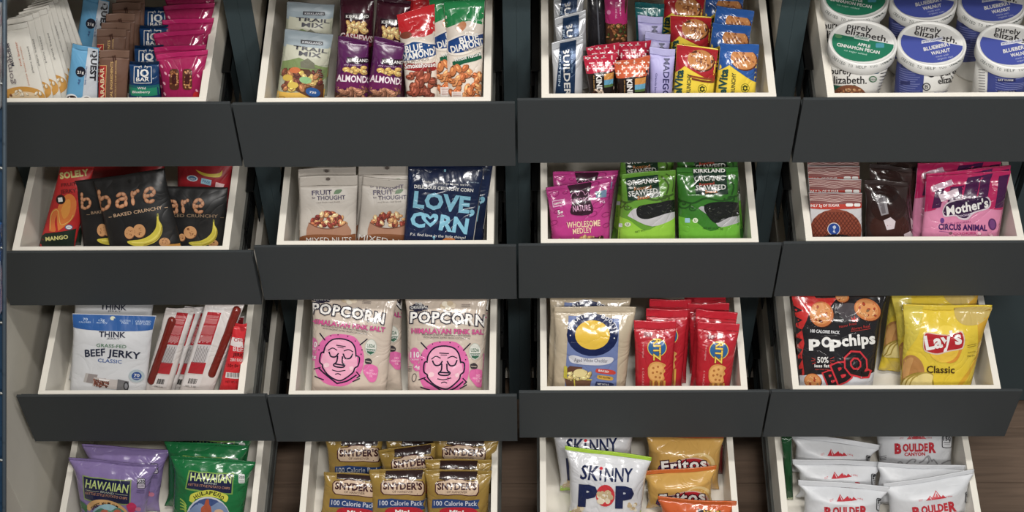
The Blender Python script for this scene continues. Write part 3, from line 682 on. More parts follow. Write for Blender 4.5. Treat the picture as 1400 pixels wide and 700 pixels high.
# ------------------------------------------------------------ row 1, unit 4: cups
frame(1040, 0, 2.9167); dr = (1, 4)
CUPH, LR, R1, R0 = .100, .0433, .0395, .0292
def cup(label, px, lid_col, words, side, group):
    zf = floor_of(dr)-.0012; zt = zf+CUPH
    r = rays([px])[0]; X = CAM+r*((zt-CAMH)/r[2]); cx, cy = X[0], X[1]
    root = empty('oatmeal_cup', label, 'cup', group, Matrix.Translation((cx, cy, zf)))
    prof = [(R0-.003, 0), (R0, 0), (R0+.0004, .003), (R0+(R1-R0)*.5, (CUPH-.014)*.5), (R1, CUPH-.014)]
    link('cup_body', lathe('cup_body', prof, 56, mat((232, 230, 224), 'paper')), root)
    prof = [(R1+.0008, CUPH-.0155), (LR-.0008, CUPH-.0155), (LR, CUPH-.0145), (LR, CUPH-.001), (LR-.0006, CUPH), (LR-.0026, CUPH), (LR-.0034, CUPH-.0016), (LR-.004, CUPH-.0022)]
    lid = link('lid', lathe('lid', prof, 64, mat((232, 231, 227), 'paper')), root)
    def mapz(p): rr = rays(p); Y = CAM+rr*((zt-.0022-CAMH)/rr[:, 2])[:, None]; a = Y[:, 0]-cx; b = Y[:, 1]-cy; k = np.minimum(1, (LR-.0046)/np.maximum(1e-6, np.hypot(a, b))); return np.stack([a*k, b*k], 1)
    def plz(a, b, e): return np.stack([a, b, CUPH-.0022+e], 1)
    cx0, cy0 = px
    arc = [(cx0+128*math.cos(math.radians(t)), cy0+2+78*math.sin(math.radians(t))) for t in range(8, 207, 9)]
    low = P([(cx0-132, cy0-22)]+[(cx0+132, cy0+14)]+arc[2:-1], lid_col) if False else P(arc, lid_col)
    pr = cat(low, T('purely', cx0-64, cy0-54, cx0+34, cy0-38, 21, (44, 40, 44), b=.01), T('elizabeth.', cx0-72, cy0-32, cx0+98, cy0+4, 24, (44, 40, 44), b=.01), words(cx0, cy0))
    me, li = artmesh('lid_print', pr, 'paper', mapz, plz, 0, 0); link('lid_print', me, lid)
    def cone(z): return R0+(R1-R0)*z/(CUPH-.014)
    def mapc(p, lidrim=False):
        rr = rays(p); z = np.full(len(rr), .05); dx = rr[:, 0]; dy = rr[:, 1]; t = None
        for _ in range(6):
            Rr = np.full(len(rr), LR) if lidrim else cone(z)
            A = dx*dx+dy*dy; Bb = -2*(dx*cx+dy*cy); C = cx*cx+cy*cy-Rr*Rr; D = np.maximum(0, Bb*Bb-4*A*C); t = (-Bb-np.sqrt(D))/(2*A); z = CAMH+rr[:, 2]*t-zf
        return np.stack([np.arctan2(dx*t-cx, -(dy*t-cy))*.04, np.clip(z, .0005, CUPH-.001)], 1)
    def plc(a, b, e): Rr = cone(b)+e; return np.stack([Rr*np.sin(a/.04), -Rr*np.cos(a/.04), b], 1)
    def plr(a, b, e): return np.stack([(LR+e)*np.sin(a/.04), -(LR+e)*np.cos(a/.04), b], 1)
    me, li = artmesh('side_print', side(cx0, cy0), 'paper', mapc, plc, .004, 0); link('side_print', me, root)
    n = 'CREATED TO HELP YOU THRIVE.'; rim = []
    for i, ch in enumerate(n):
        th = math.radians(152-i*4.6); x = cx0+140*math.cos(th); y = cy0+6+84*math.sin(th)+9
        th2 = th-math.radians(3.4); x2 = cx0+140*math.cos(th2); y2 = cy0+6+84*math.sin(th2)+9
        if ch != ' ': rim += T(ch, x, y+6, x2, y2+6, 11, (96, 104, 100), b=.0)
    me, li = artmesh('rim_print', rim, 'paper', lambda p: mapc(p, True), plr, 0, 0); link('rim_print', me, lid)
    return dict(w=0, root=root, top=Vector((0, 0, CUPH)), M=Matrix.Translation((cx, cy, zf)), dr=dr)
def w_green(x, y): return cat(P([(x-36, y-26), (x+24, y-14), (x+24, y+0), (x-36, y-12)], (226, 232, 228)), T('ORGANIC', x-32, y-16, x+20, y-4, 8, (20, 110, 84)), T('APPLE', x-22, y+16, x+27, y+26, 11, WH, b=.03), T('CINNAMON PECAN', x-105, y+18, x+64, y+51, 12, WH, b=.03), T('no sugar added', x-76, y+38, x+14, y+56, 7, (190, 226, 210), b=0), R(x+50, y+8, x+84, y+26, (70, 150, 170), 4), E(x-98, y-20, 15, 8, (90, 150, 100), 10))
def w_blue(x, y): return cat(P([(x-42, y+4), (x+42, y-10), (x+42, y-24), (x-42, y-8)], (226, 228, 236)), T('WITH COLLAGEN', x-38, y+1, x+39, y-13, 7, (50, 60, 130)), T('BLUEBERRY', x-32, y+34, x+76, y+11, 14, WH, b=.03), T('WALNUT', x-2, y+50, x+72, y+35, 13, WH, b=.03), T('made with', x+16, y+60, x+66, y+50, 7, (190, 196, 230), b=0), T('organic oats', x+22, y+70, x+84, y+58, 7, (190, 196, 230), b=0))
def w_blue2(x, y): return w_blue(x, y)
def s_green(x, y): return cat(T('purely', x-128, y+128, x-42, y+128, 26, (40, 36, 40), b=.01), T('elizabeth.', x-134, y+166, x+14, y+166, 30, (40, 36, 40), b=.01), R(x-122, y+150+20, x-28, y+240, (30, 110, 84), 6), E(x-54, y+216, 66, 46, (150, 90, 60)), nuts(x-98, y+186, x-4, y+230, 60, 9, [(196, 130, 80), (150, 84, 50), (214, 160, 110)], 4),
                      R(x+22, y+94, x+62, y+124, (60, 110, 140), 4), E(x+38, y+146, 15, 13, (70, 130, 90)), E(x+38, y+146, 11, 9, WH), T('USDA', x+28, y+150, x+48, y+150, 6, (60, 110, 80)), *[Ln([(x+70-i*2, y+110+i*13), (x+92-i*2, y+104+i*13)], 3, (120, 118, 116)) for i in range(8)])
def s_blue(x, y):
    o = P([(x-142, y+60), (x-30, y+96), (x-40, y+230), (x-150, y+230)], (70, 82, 160))
    for i in range(13): o += Ln([(x-128, y+96+i*9), (x-48-(i % 3)*9, y+108+i*9)], 2.2, (150, 158, 214))
    o += R(x-122, y+86, x-70, y+96, (50, 56, 120))+R(x-124, y+150, x-86, y+164, (50, 56, 120))
    o += E(x-2, y+124, 12, 11, (40, 40, 44))+E(x-22, y+172, 16, 16, (60, 60, 64))+E(x-22, y+172, 12, 12, WH)+T('B', x-28, y+179, x-16, y+179, 14, (60, 60, 64))
    o += T('purely', x+34, y+130, x+118, y+118, 24, (40, 36, 40), b=.01)+T('elizabeth', x+26, y+162, x+128, y+146, 26, (40, 36, 40), b=.01)
    o += Ln([(x+10, y+212), (x+10, y+194), (x+70, y+182)], 3, (70, 82, 160))+R(x+14, y+196, x+66, y+222, (70, 82, 160))
    return o
def s_blue3(x, y):
    o = P([(x-92, y+84), (x+120, y+92), (x+110, y+240), (x-100, y+240)], (70, 82, 160))
    for i in range(12): o += Ln([(x-62, y+96+i*10), (x+70-(i % 4)*9, y+98+i*10)], 2.2, (150, 158, 214))
    for j in (130, 176): o += R(x-56, y+j, x+16, y+j+14, (44, 50, 112))
    for i in range(10): o += Ln([(x-128, y+96+i*11), (x-104, y+98+i*11)], 2.4, (120, 118, 124))
    o += T('EAT WARM', x-52, y+141, x+6, y+142, 8, WH)+T('OVERNIGHT OATS', x-54, y+187, x+12, y+188, 7, WH)
    return o
G_ = (22, 122, 90); B_ = (70, 84, 168)
ca = cup('front left oatmeal cup with a green half lid', (408, 167), G_, w_green, s_green, 'green-lidded oatmeal cups')
cb = cup('front middle oatmeal cup with a blue half lid', (683, 172), B_, w_blue, s_blue, 'blue-lidded oatmeal cups')
cup('front right oatmeal cup with a blue half lid, beside the drawer side', (1000, 180), B_, w_blue2, s_blue3, 'blue-lidded oatmeal cups')
again(ca, (378, -14), 'rear left oatmeal cup with a green half lid', 'green-lidded oatmeal cups')
again(cb, (645, -6), 'rear middle oatmeal cup with a blue half lid', 'blue-lidded oatmeal cups')
again(cb, (914, 8), 'rear right oatmeal cup with a blue half lid', 'blue-lidded oatmeal cups')

# ------------------------------------------------------------ row 2, unit 1: dried fruit and banana chips
frame(0, 210, 3.18); dr = (2, 1)
bag('dried_fruit_pouch', 'flat red mango pouch with dark green foot, left end of its drawer', 'snack pouch', None, dr,
    [(262, 40), (408, 46), (322, 404), (162, 404)], .060, 28, .009, (190, 26, 28), {
    'band': P([(100, 346), (196, 338), (330, 318), (330, 470), (100, 470)], (22, 40, 30)),
    'picture': cat(Pc([(212, 330), (216, 262), (232, 234), (250, 236), (236, 290), (240, 330)], (214, 110, 40)), Pc([(250, 330), (246, 240), (276, 180), (306, 168), (330, 200), (322, 262), (290, 300)], (222, 120, 40)), Pc([(262, 240), (284, 196), (304, 196), (300, 250), (276, 276)], (230, 150, 50)), E(262, 192, 21, 21, (60, 20, 20)), E(262, 192, 17, 17, (24, 20, 20)), Cu([(216, 322), (220, 262), (236, 238), (252, 244), (262, 300), (300, 286), (316, 260)], 2.5, (226, 190, 90))),
    'lettering': cat(T('SOLELY', 262, 102, 382, 86, 26, (206, 196, 120), b=.05), T('MANGO', 198, 372, 294, 362, 16, (206, 200, 120), b=.04), T('FRUIT', 266, 136, 330, 130, 14, (110, 16, 20), b=.03), T('JERKY', 262, 166, 330, 160, 16, (110, 16, 20), b=.03), T('1', 255, 202, 269, 200, 18, WH), E(298, 312, 17, 11, (60, 110, 150)), E(298, 312, 13, 8, WH), T('USDA', 289, 315, 307, 315, 6, (60, 110, 150)))},
    'soft', st=.03, wr=.0012, seed=31)
bag('snack_pouch', 'green-footed dark packet peeking out between mango and banana pouches', 'snack pouch', None, dr,
    [(300, 300), (360, 300), (350, 404), (300, 404)], .085, 20, .006, (26, 46, 34), {'lettering': T('GO', 312, 378, 330, 376, 14, (190, 190, 110))}, 'soft', st=.03, seed=30)
bag('fruit_pouch', 'plain red pouch lying behind the banana chip pouches in the middle', 'snack pouch', None, dr,
    [(372, 20), (716, 20), (720, 300), (372, 300)], .150, 30, .012, (168, 20, 30), None, 'soft', st=.03, seed=33)
bag('fruit_pouch', 'red banana pouch with a curved yellow fruit and round seals, back right', 'snack pouch', None, dr,
    [(768, 20), (1010, 20), (1004, 300), (766, 300)], .122, 28, .012, (160, 18, 32), {
    'picture': cat(Pc([(850, 66), (900, 84), (950, 82), (966, 70), (956, 98), (900, 96), (868, 84)], (222, 196, 40)), Ln([(764, 128), (800, 60)], 2, (120, 10, 20))),
    'lettering': cat(E(836, 104, 24, 13, (200, 215, 225), 8), E(836, 104, 18, 9, (60, 110, 150), 8), T('USDA', 824, 108, 848, 110, 7, WH), P([(876, 102), (920, 112), (916, 136), (872, 126)], (150, 190, 210)), T('FREE', 880, 120, 912, 128, 10, (50, 100, 140)), P([(938, 120), (976, 130), (970, 144), (934, 144)], (226, 190, 190)))},
    'soft', st=.03, seed=34)
BR_ = [(196, 132, 88), (210, 146, 104)]
CH = (30, 30, 31)
def chips_word(strokes, th):
    o = []
    for pts in strokes:
        for (ax, ay), (bx, by) in zip(pts[:-1], pts[1:]):
            L = math.hypot(bx-ax, by-ay); n = max(1, round(L/(th*1.7)))
            for i in range(n):
                t = (i+.5)/n; cx, cy = ax+(bx-ax)*t, ay+(by-ay)*t; a = math.degrees(math.atan2(by-ay, bx-ax))
                o += E(cx, cy+1, L/n*.62, th*.62, (120, 70, 44), a, 12)+E(cx, cy, L/n*.57, th*.56, BR_[i % 2], a, 12)+E(cx, cy-1, L/n*.36, th*.3, (220, 164, 124), a, 8)
    return flat(o)
def xf(strokes, x, y, sx, sy, sk):
    return [[(x+px*sx, y+py*sy+px*sx*sk) for px, py in s] for s in strokes]
GL = {'b': [[(0, -1.55), (.08, 0)], [(.1, -.75), (.45, -1.0), (.85, -.8), (.9, -.3), (.5, 0), (.1, -.08)]],
      'a': [[(.1, -.85), (.5, -1.05), (.85, -.8), (.88, 0)], [(.85, -.6), (.3, -.6), (.05, -.3), (.3, 0), (.8, -.1)]],
      'r': [[(0, -1.05), (.1, 0)], [(.08, -.75), (.35, -1.02), (.6, -1.02)]],
      'e': [[(.1, -.5), (.85, -.55), (.8, -.95), (.4, -1.12), (.05, -.8), (.08, -.3), (.4, 0), (.85, -.12)]]}
def bare(x, y, s, sk, letters='bare'):
    o, k = [], 0
    for ch in letters:
        o += chips_word(xf(GL[ch], x+k, y+k*sk, s*.62, s*.68, sk), s*.17); k += s*(.86 if ch != 'r' else .62)
    return o
def banana(x, y, s):       # tip of the stem at x, y
    body = [(x-s*.03, y), (x+s*.035, y), (x+s*.05, y+s*.22), (x+s*.17, y+s*.45), (x+s*.15, y+s*.75), (x-s*.05, y+s*1.02), (x-s*.4, y+s*1.17), (x-s*.78, y+s*1.2), (x-s*1.05, y+s*1.12), (x-s*1.12, y+s*1.02), (x-s*.9, y+s*.98), (x-s*.6, y+s*.94), (x-s*.3, y+s*.8), (x-s*.08, y+s*.55), (x-s*.03, y+s*.25)]
    return cat(Pc(body, (212, 196, 50)), Cu([(x+s*.05, y+s*.3), (x+s*.1, y+s*.6), (x-s*.12, y+s*.9), (x-s*.5, y+s*1.06), (x-s*.95, y+s*1.06)], s*.05, (232, 216, 90)), Cu([(x+s*.15, y+s*.5), (x+s*.1, y+s*.78), (x-s*.1, y+s*1.0), (x-s*.5, y+s*1.16)], s*.04, (166, 140, 30)), P([(x-s*.03, y), (x+s*.035, y), (x+s*.03, y+s*.09), (x-s*.025, y+s*.09)], (120, 120, 40)))
def coin(x, y, a, b, rot=0): return flat(cat(E(x+2, y+3, a, b, (120, 72, 40), rot), E(x, y, a, b, (206, 150, 96), rot), nuts(x-a*.5, y-b*.5, x+a*.5, y+b*.5, 9, a*.13, [(170, 112, 66)], int(x), .6, False)))
bag('banana_chip_pouch', 'dark banana chip pouch tucked behind the front one at its left', 'snack pouch', 'dark banana chip pouches', dr,
    [(313, 122), (520, 96), (560, 404), (350, 404)], .058, 26, .008, CH, {
    'lettering': cat(bare(346, 240, 66, -.06, 'b'), T('BAKED CRUNCHY', 388, 264, 560, 244, 12, (170, 140, 110)), Ln([(368, 266), (382, 265)], 2, (170, 140, 110))),
    'picture': cat(coin(460, 336, 18, 22), coin(434, 332, 21, 27, 6), banana(560, 240, 130))}, 'soft', st=.0, wr=.0009, seed=35)
bag('banana_chip_pouch', 'dark banana chip pouch behind the front one at the right', 'snack pouch', 'dark banana chip pouches', dr,
    [(700, 140), (990, 146), (984, 404), (700, 404)], .060, 26, .010, CH, {
    'lettering': cat(bare(658, 256, 78, -.02), T('BAKED CRUNCHY', 716, 270, 946, 274, 13, (150, 124, 98)), Ln([(958, 274), (972, 274)], 2, (150, 124, 98))),
    'picture': cat(coin(926, 386, 22, 16), coin(826, 338, 28, 27), coin(790, 360, 14, 16), banana(928, 284, 96))}, 'soft', st=.0, wr=.0009, seed=36)
bag('banana_chip_pouch', 'large dark banana chip pouch in front, tilted, with banana and chip letters', 'snack pouch', 'dark banana chip pouches', dr,
    [(402, 118), (712, 66), (792, 404), (478, 432)], .034, 26, .014, (33, 33, 34), {
    'lettering': cat(bare(430, 246, 84, -.16), T('BAKED CRUNCHY', 496, 276, 706, 240, 14, (200, 164, 130), b=.01), Ln([(474, 276), (486, 274)], 2.5, (200, 164, 130)), Ln([(716, 234), (730, 232)], 2.5, (200, 164, 130)), E(564, 118, 8, 8, (12, 12, 12)), E(698, 126, 4, 4, (120, 100, 90)), E(698, 126, 2.6, 2.6, (40, 40, 41))),
    'picture': cat(coin(564, 342, 22, 27, 10), coin(606, 334, 27, 29), coin(716, 384, 24, 20), P([(700, 402), (742, 392), (800, 384), (800, 420), (700, 420)], (214, 150, 60)), banana(686, 260, 117))}, 'soft', st=.0, wr=.0012, seed=37)

# ------------------------------------------------------------ row 2, unit 2: mixed nuts and corn
frame(340, 210, 3.1816); dr = (2, 2)
KR = (196, 188, 178)
def ftn(dx, dy, d, last='MIXED NUTS', lx=(250, 386, 448, 384)):
    X = lambda v: v+dx
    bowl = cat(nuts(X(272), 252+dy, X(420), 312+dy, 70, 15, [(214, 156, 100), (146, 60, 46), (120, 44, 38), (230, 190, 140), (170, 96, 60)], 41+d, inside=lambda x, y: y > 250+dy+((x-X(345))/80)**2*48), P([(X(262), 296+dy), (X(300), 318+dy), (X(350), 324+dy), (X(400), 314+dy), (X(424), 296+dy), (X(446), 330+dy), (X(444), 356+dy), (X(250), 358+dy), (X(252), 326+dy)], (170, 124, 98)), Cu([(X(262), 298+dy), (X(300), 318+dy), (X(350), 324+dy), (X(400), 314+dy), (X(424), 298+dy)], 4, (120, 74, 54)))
    return {'picture': bowl, 'band': Pc([(X(200), 366+dy), (X(260), 350+dy), (X(340), 348+dy), (X(420), 352+dy), (X(480), 350+dy), (X(480), 430), (X(340), 440), (X(200), 430)], (132, 78, 42)),
            'lettering': cat(T('FRUIT', X(276), 178+dy, X(362), 174+dy, 20, (62, 48, 82), b=.02), T('for', X(276), 194+dy, X(292), 192+dy, 9, (62, 48, 82), b=0), T('THOUGHT', X(298), 199+dy, X(420), 195+dy, 17, (62, 48, 82), b=.02), Pc([(X(370), 172+dy), (X(378), 156+dy), (X(398), 152+dy), (X(406), 156+dy), (X(394), 170+dy)], (70, 110, 60)), T('real fruit real food', X(296), 213+dy, X(396), 209+dy, 7, (150, 140, 130), b=0), T(last, *lx, 24, WH, b=.0), E(X(346), 104+dy, 9, 7, (90, 80, 74)))}
LB = (128, 190, 214)
lc = bag('corn_snack_bag', 'tall navy corn snack bag with big pale blue lettering, in front', 'snack bag', 'navy corn snack bags', dr,
    [(694, 40), (1028, 40), (984, 390), (668, 388)], 0.028, 30, .008, (22, 36, 70), {
    'lettering': cat(T("hello, just so you know, we're", 762, 122, 954, 138, 9, WH, b=0, it=.2), T('DELICIOUS CRUNCHY CORN', 720, 146, 976, 164, 14, WH, b=.02), T('LOVE,', 718, 228, 978, 256, 66, LB, b=.04), T('C', 704, 310, 762, 318, 60, LB, b=.04), Pc([(790, 316), (758, 286), (752, 268), (764, 256), (782, 262), (790, 270), (804, 258), (822, 264), (822, 284), (806, 304)], LB), Pc([(789, 300), (774, 284), (770, 276), (776, 272), (789, 282), (802, 274), (808, 280), (802, 290)], (22, 36, 70)), T('RN', 830, 326, 946, 344, 62, LB, b=.04),
                     T("P.s. find love in the little things!", 702, 352, 942, 368, 12, WH, b=.0, it=.15), T('gluten free', 948, 122, 1002, 126, 6, (150, 170, 190), b=0), Ln([(692, 60), (670, 388)], 4, (190, 186, 176)), Ln([(1024, 60), (976, 380)], 3, (190, 186, 176)), E(854, 70, 5, 6, LB)),
    'picture': cat(Ln([(806, 364), (806, 400)], 4, LB), E(806, 360, 6, 6, LB), Ln([(794, 376), (820, 376)], 3, LB), Cu([(786, 384), (794, 398), (820, 398), (826, 384)], 4, LB), Pc([(842, 372), (862, 362), (890, 364), (902, 384), (860, 392)], (206, 120, 50)))}, 'film', st=.03, wr=.0012, seed=43)
again(lc, (908, -20), 'navy corn snack bag behind the front one, its edge showing at the right', rot=0)

f1 = bag('mixed_nut_pouch', 'front left cream mixed nuts pouch with a bowl of nuts picture', 'nut pouch', 'cream mixed nuts pouches', dr,
    [(221, 100), (474, 92), (470, 388), (216, 388)], .036, 22, .008, KR, ftn(0, 0, 0), 'soft', st=.11, wr=.0011, seed=41, seal=(186, 178, 168))
bag('mixed_nut_pouch', 'front middle cream mixed nuts pouch, partly behind the blue corn bag', 'nut pouch', 'cream mixed nuts pouches', dr,
    [(506, 98), (756, 116), (722, 388), (472, 388)], .054, 22, .008, KR, ftn(276, -4, 1, lx=(486, 368, 742, 404)), 'soft', st=.11, wr=.0011, seed=42, seal=(186, 178, 168))
again(f1, (346, 56), 'cream mixed nuts pouch behind the front left one', rot=-1)
again(f1, (604, 40), 'cream mixed nuts pouch behind the front middle one', rot=1)
again(f1, (600, 4), 'rearmost cream mixed nuts pouch, mostly hidden', rot=2)
# ------------------------------------------------------------ row 2, unit 3: nut medley and seaweed
frame(700, 210, 3.1806); dr = (2, 3)
MG = (188, 52, 134)
def swirl(x, y, r, col, w_=5, d=1, n=1.4):
    pts = [(x+d*math.cos(t)*r*(1-t/(n*6.5)), y+math.sin(t)*r*.7*(1-t/(n*6.5))) for t in np.linspace(0, n*6.28, 16)]
    return Ln(pts, w_, col)
leafm = []
for x, y, r_ in ((182, 176, 20), (232, 168, 10), (196, 250, 12), (376, 220, 24), (408, 264, 16), (360, 130, 18), (416, 180, 14), (180, 300, 16), (250, 300, 12), (330, 300, 8), (410, 310, 14), (350, 262, 18), (420, 140, 10)):
    pts = [(x+math.cos(t)*r_*1.1, y+math.sin(t)*r_*.62-math.cos(t)*r_*.3) for t in np.linspace(0, 6.28, 11)]; leafm += Ln(pts, 2.4, (140, 26, 96))
n1 = bag('nut_medley_bag', 'front magenta nut medley bag with a dark brown logo panel', 'snack bag', 'magenta nut medley bags', dr,
    [(147, 152), (432, 106), (432, 386), (168, 386)], .036, 24, .012, MG, {
    'picture': cat(leafm, nuts(190, 362, 428, 392, 34, 14, [(196, 142, 90), (90, 40, 44), (214, 176, 120), (60, 26, 30)], 45)),
    'label_panel': Pc([(236, 122), (340, 112), (336, 180), (350, 256), (258, 262), (262, 200)], (54, 22, 40)),
    'lettering': cat(T('second', 256, 214, 336, 202, 26, (210, 150, 186), b=.0), T('NATURE', 266, 250, 342, 244, 24, (214, 160, 192), b=.02), Cu([(256, 190), (262, 172), (276, 168), (286, 180), (296, 160), (310, 164), (318, 178), (330, 166), (334, 186)], 3, (210, 150, 186)),
                     T('WHOLESOME', 240, 322, 384, 312, 25, (236, 206, 170), b=.02), T('MEDLEY', 266, 348, 348, 340, 22, (236, 206, 170), b=.02), P([(174, 204), (228, 194), (232, 220), (178, 232)], (236, 190, 220)), P([(177, 207), (225, 198), (228, 217), (181, 228)], (196, 70, 142)), T('SIMPLE', 182, 222, 224, 213, 9, WH), T('5g', 200, 262, 222, 260, 17, WH, b=.03), T('protein', 198, 274, 226, 271, 8, WH, b=0), P([(362, 162), (412, 154), (410, 186), (366, 190)], (110, 140, 170)), P([(366, 166), (386, 162), (388, 184), (370, 186)], (70, 140, 120)), T('FG', 384, 214, 404, 212, 14, (236, 190, 220)))},
    'film', st=.04, wr=.0018, seed=44, pinch=.05)
again(n1, (322, 44), 'magenta nut medley bag behind the front one, pushed to the right', rot=8)
SW = (96, 150, 40)
def seaweed(x, y, col, dk, lt, k):
    o = swirl(x+20, y+130, 34, dk, 7, 1)+swirl(x+226, y+108, 26, dk, 8, -1)+swirl(x+60, y+150, 18, dk, 5, 1)
    o += Cu([(x-10, y+110), (x+60, y+128), (x+120, y+106), (x+190, y+118), (x+260, y+92)], 8, dk)+Cu([(x+210, y+14), (x+240, y+50), (x+232, y+90)], 7, dk)+Cu([(x+230, y+2), (x+262, y+30), (x+258, y+80)], 5, dk)
    o += Pc([(x-30, y+180), (x+60, y+200), (x+140, y+250), (x+220, y+210), (x+280, y+200), (x+280, y+330), (x-30, y+330)], lt)
    tray = Pc([(x+62, y+186), (x+110, y+150), (x+280, y+168), (x+278, y+190), (x+170, y+232)], (190, 186, 190)) if k == 0 else Pc([(x+86, y+150), (x+120, y+142), (x+290, y+176), (x+286, y+200), (x+186, y+232), (x+150, y+196)], (176, 174, 178))
    sea = Pc([(x+100, y+160), (x+118, y+142), (x+200, y+128), (x+278, y+116), (x+284, y+160), (x+230, y+176), (x+150, y+200), (x+108, y+190)], (28, 28, 28)) if k == 0 else Pc([(x+112, y+136), (x+150, y+124), (x+230, y+122), (x+288, y+134), (x+288, y+174), (x+220, y+190), (x+160, y+214), (x+116, y+166)], (26, 28, 26))
    flk = []
    r3 = random.Random(k+5)
    for i in range(14): ax, ay = x+r3.uniform(120, 268), y+r3.uniform(136, 172); flk += Ln([(ax, ay), (ax+r3.uniform(-16, 16), ay+r3.uniform(-8, 8))], 2.2, (66, 68, 60))
    return o, tray+sea+flk
s_, tr_ = seaweed(440, 84, 0, (62, 92, 30), (142, 196, 48), 0)
sg = bag('seaweed_bag', 'front left light green roasted seaweed snack bag', 'snack bag', 'green roasted seaweed bags', dr,
    [(478, 92), (712, 72), (716, 386), (452, 386)], .034, 24, .014, SW, {
    'swirl_pattern': s_, 'picture': tr_,
    'label_panel': P([(494, 104), (634, 88), (644, 184), (504, 204)], (20, 52, 34)),
    'lettering': cat(T('ORGANIC', 502, 139, 630, 124, 22, WH, b=.02), T('Roasted', 532, 160, 606, 150, 15, (206, 120, 40), b=.0), T('SEAWEED', 508, 186, 634, 171, 22, WH, b=.02), T('Snack', 546, 200, 600, 192, 15, (206, 120, 40)), R(450, 302, 480, 318, (210, 214, 220), 4), E(503, 307, 14, 9, (210, 220, 190)), T('U', 499, 312, 508, 311, 10, BK), T('NET WT', 536, 344, 580, 336, 8, (60, 90, 30), b=0))},
    'film', st=.05, wr=.0017, seed=46, pinch=.04)
s_, tr_ = seaweed(724, 84, 0, (34, 78, 26), (104, 176, 44), 1)
sg2 = bag('seaweed_bag', 'front right deeper green roasted seaweed snack bag', 'snack bag', 'green roasted seaweed bags', dr,
    [(716, 62), (984, 58), (1000, 384), (722, 386)], 0.034, 24, .014, (52, 118, 34), {
    'swirl_pattern': s_, 'picture': tr_,
    'label_panel': P([(786, 62), (930, 62), (940, 172), (800, 172)], (18, 48, 32)),
    'lettering': cat(T('KIRKLAND', 790, 76, 926, 74, 15, WH, b=.03), T('ORGANIC', 794, 116, 924, 111, 21, WH, b=.02), T('Roasted', 816, 136, 880, 130, 12, (190, 60, 40)), T('SEAWEED', 800, 155, 930, 151, 21, WH, b=.02), T('Snack', 840, 168, 894, 166, 13, (206, 120, 40)), R(752, 276, 774, 296, (150, 190, 210), 3), E(797, 286, 12, 11, (220, 230, 200)), T('U', 793, 291, 801, 291, 10, BK), T('NET WT .17 OZ (5g)', 830, 324, 918, 326, 8, (30, 60, 30), b=0))},
    'film', st=.05, wr=.0017, seed=47, pinch=.03)
again(sg, (592, -22), 'light green seaweed bag behind the front left one, only its lower edge showing', rot=2)
again(sg2, (846, -36), 'deep green seaweed bag behind the front right one', rot=-2)

# ------------------------------------------------------------ row 2, unit 4: waffles, cookies, circus biscuits
frame(1040, 210, 3.1806); dr = (2, 4)
def wood(x0, y0, x1, y1, n, sd):
    o = []
    for i in range(n):
        y = y0+(y1-y0)*(i+.5)/n; a = 3+(i*7+sd) % 4
        o += Cu([(x0, y+a*math.sin(i)), (x0+(x1-x0)*.25, y-a*.7), (x0+(x1-x0)*.5, y+a), (x0+(x1-x0)*.75, y-a), (x1, y+a*.5)], 2.6, (206, 176, 168))
    return o
waf = E(326, 330, 114, 92, (138, 66, 44))
for i in range(-9, 10):
    for sg_ in (-1, 1):
        seg = []
        for t in np.linspace(-1, 1, 15):
            px_, py_ = 326+i*16+t*sg_*70, 330+t*92
            if ((px_-326)/112)**2+((py_-330)/90)**2 < 1: seg.append((px_, py_))
        if len(seg) > 1: waf += Ln([seg[0], seg[-1]], 3, (92, 38, 28))
wf = bag('waffle_pack', 'front waffle wafer pack with wood-grain top and round waffle picture', 'waffle pack', 'wafer packs with wood-grain tops', dr,
    [(210, 168), (442, 170), (444, 372), (217, 374)], .034, 16, .004, (206, 204, 206), {
    'band': cat(P([(180, 150), (460, 150), (460, 212), (180, 212)], (132, 76, 74)), wood(206, 172, 438, 206, 5, 1), P([(180, 212), (460, 212), (460, 232), (180, 234)], (186, 52, 34))),
    'picture': waf,
    'lettering': cat(T('ONLY 3g OF SUGAR', 208, 228, 342, 226, 11, WH), R(370, 212, 402, 226, WH, 6), R(406, 212, 434, 226, WH, 6), E(318, 324, 28, 28, (222, 214, 208)), E(318, 324, 25, 25, (32, 70, 150)), Pc([(312, 314), (322, 308), (328, 318), (320, 326), (326, 340), (314, 336), (318, 326)], (190, 200, 220)), Pc([(250, 366), (290, 350), (330, 346), (380, 352), (404, 366), (404, 390), (250, 390)], (36, 28, 30)), T('Rip Van', 258, 384, 386, 380, 24, WH, b=.02))},
    'soft', st=.0, wr=.0006, seed=51, body='wrapper')
again(wf, (324, 104), 'second wafer pack with a wood-grain top', rot=1)
again(wf, (318, 48), 'third wafer pack with a wood-grain top', rot=0)
again(wf, (316, 10), 'rearmost wafer pack, just its top edge showing', rot=-1)
ck = bag('cookie_packet', 'clear packet of dark chocolate cookies with a small white sticker, in front', 'cookie packet', 'clear packets of dark cookies', dr,
    [(452, 118), (640, 126), (676, 374), (446, 374)], .042, 24, .013, (58, 44, 42), {
    'picture': cat(E(560, 320, 86, 66, (60, 34, 28)), E(556, 232, 78, 66, (48, 28, 25)), E(540, 176, 60, 40, (40, 25, 23))),
    'label_panel': cat(P([(498, 190), (540, 184), (556, 262), (524, 270)], (150, 146, 150)), P([(508, 196), (530, 192), (544, 258), (528, 262)], (110, 104, 108)), P([(534, 290), (564, 276), (586, 294), (580, 326), (548, 332)], (208, 196, 200)), P([(622, 350), (650, 336), (668, 350), (664, 380), (626, 380)], (200, 186, 190))),
    'lettering': cat(T('cookie', 544, 304, 576, 300, 8, (150, 80, 90)), T('co', 550, 316, 568, 314, 8, (150, 80, 90)))},
    'film', st=.05, wr=.0036, seed=52, pinch=.1)
again(ck, (566, 52), 'clear packet of dark cookies behind the front one', rot=4)
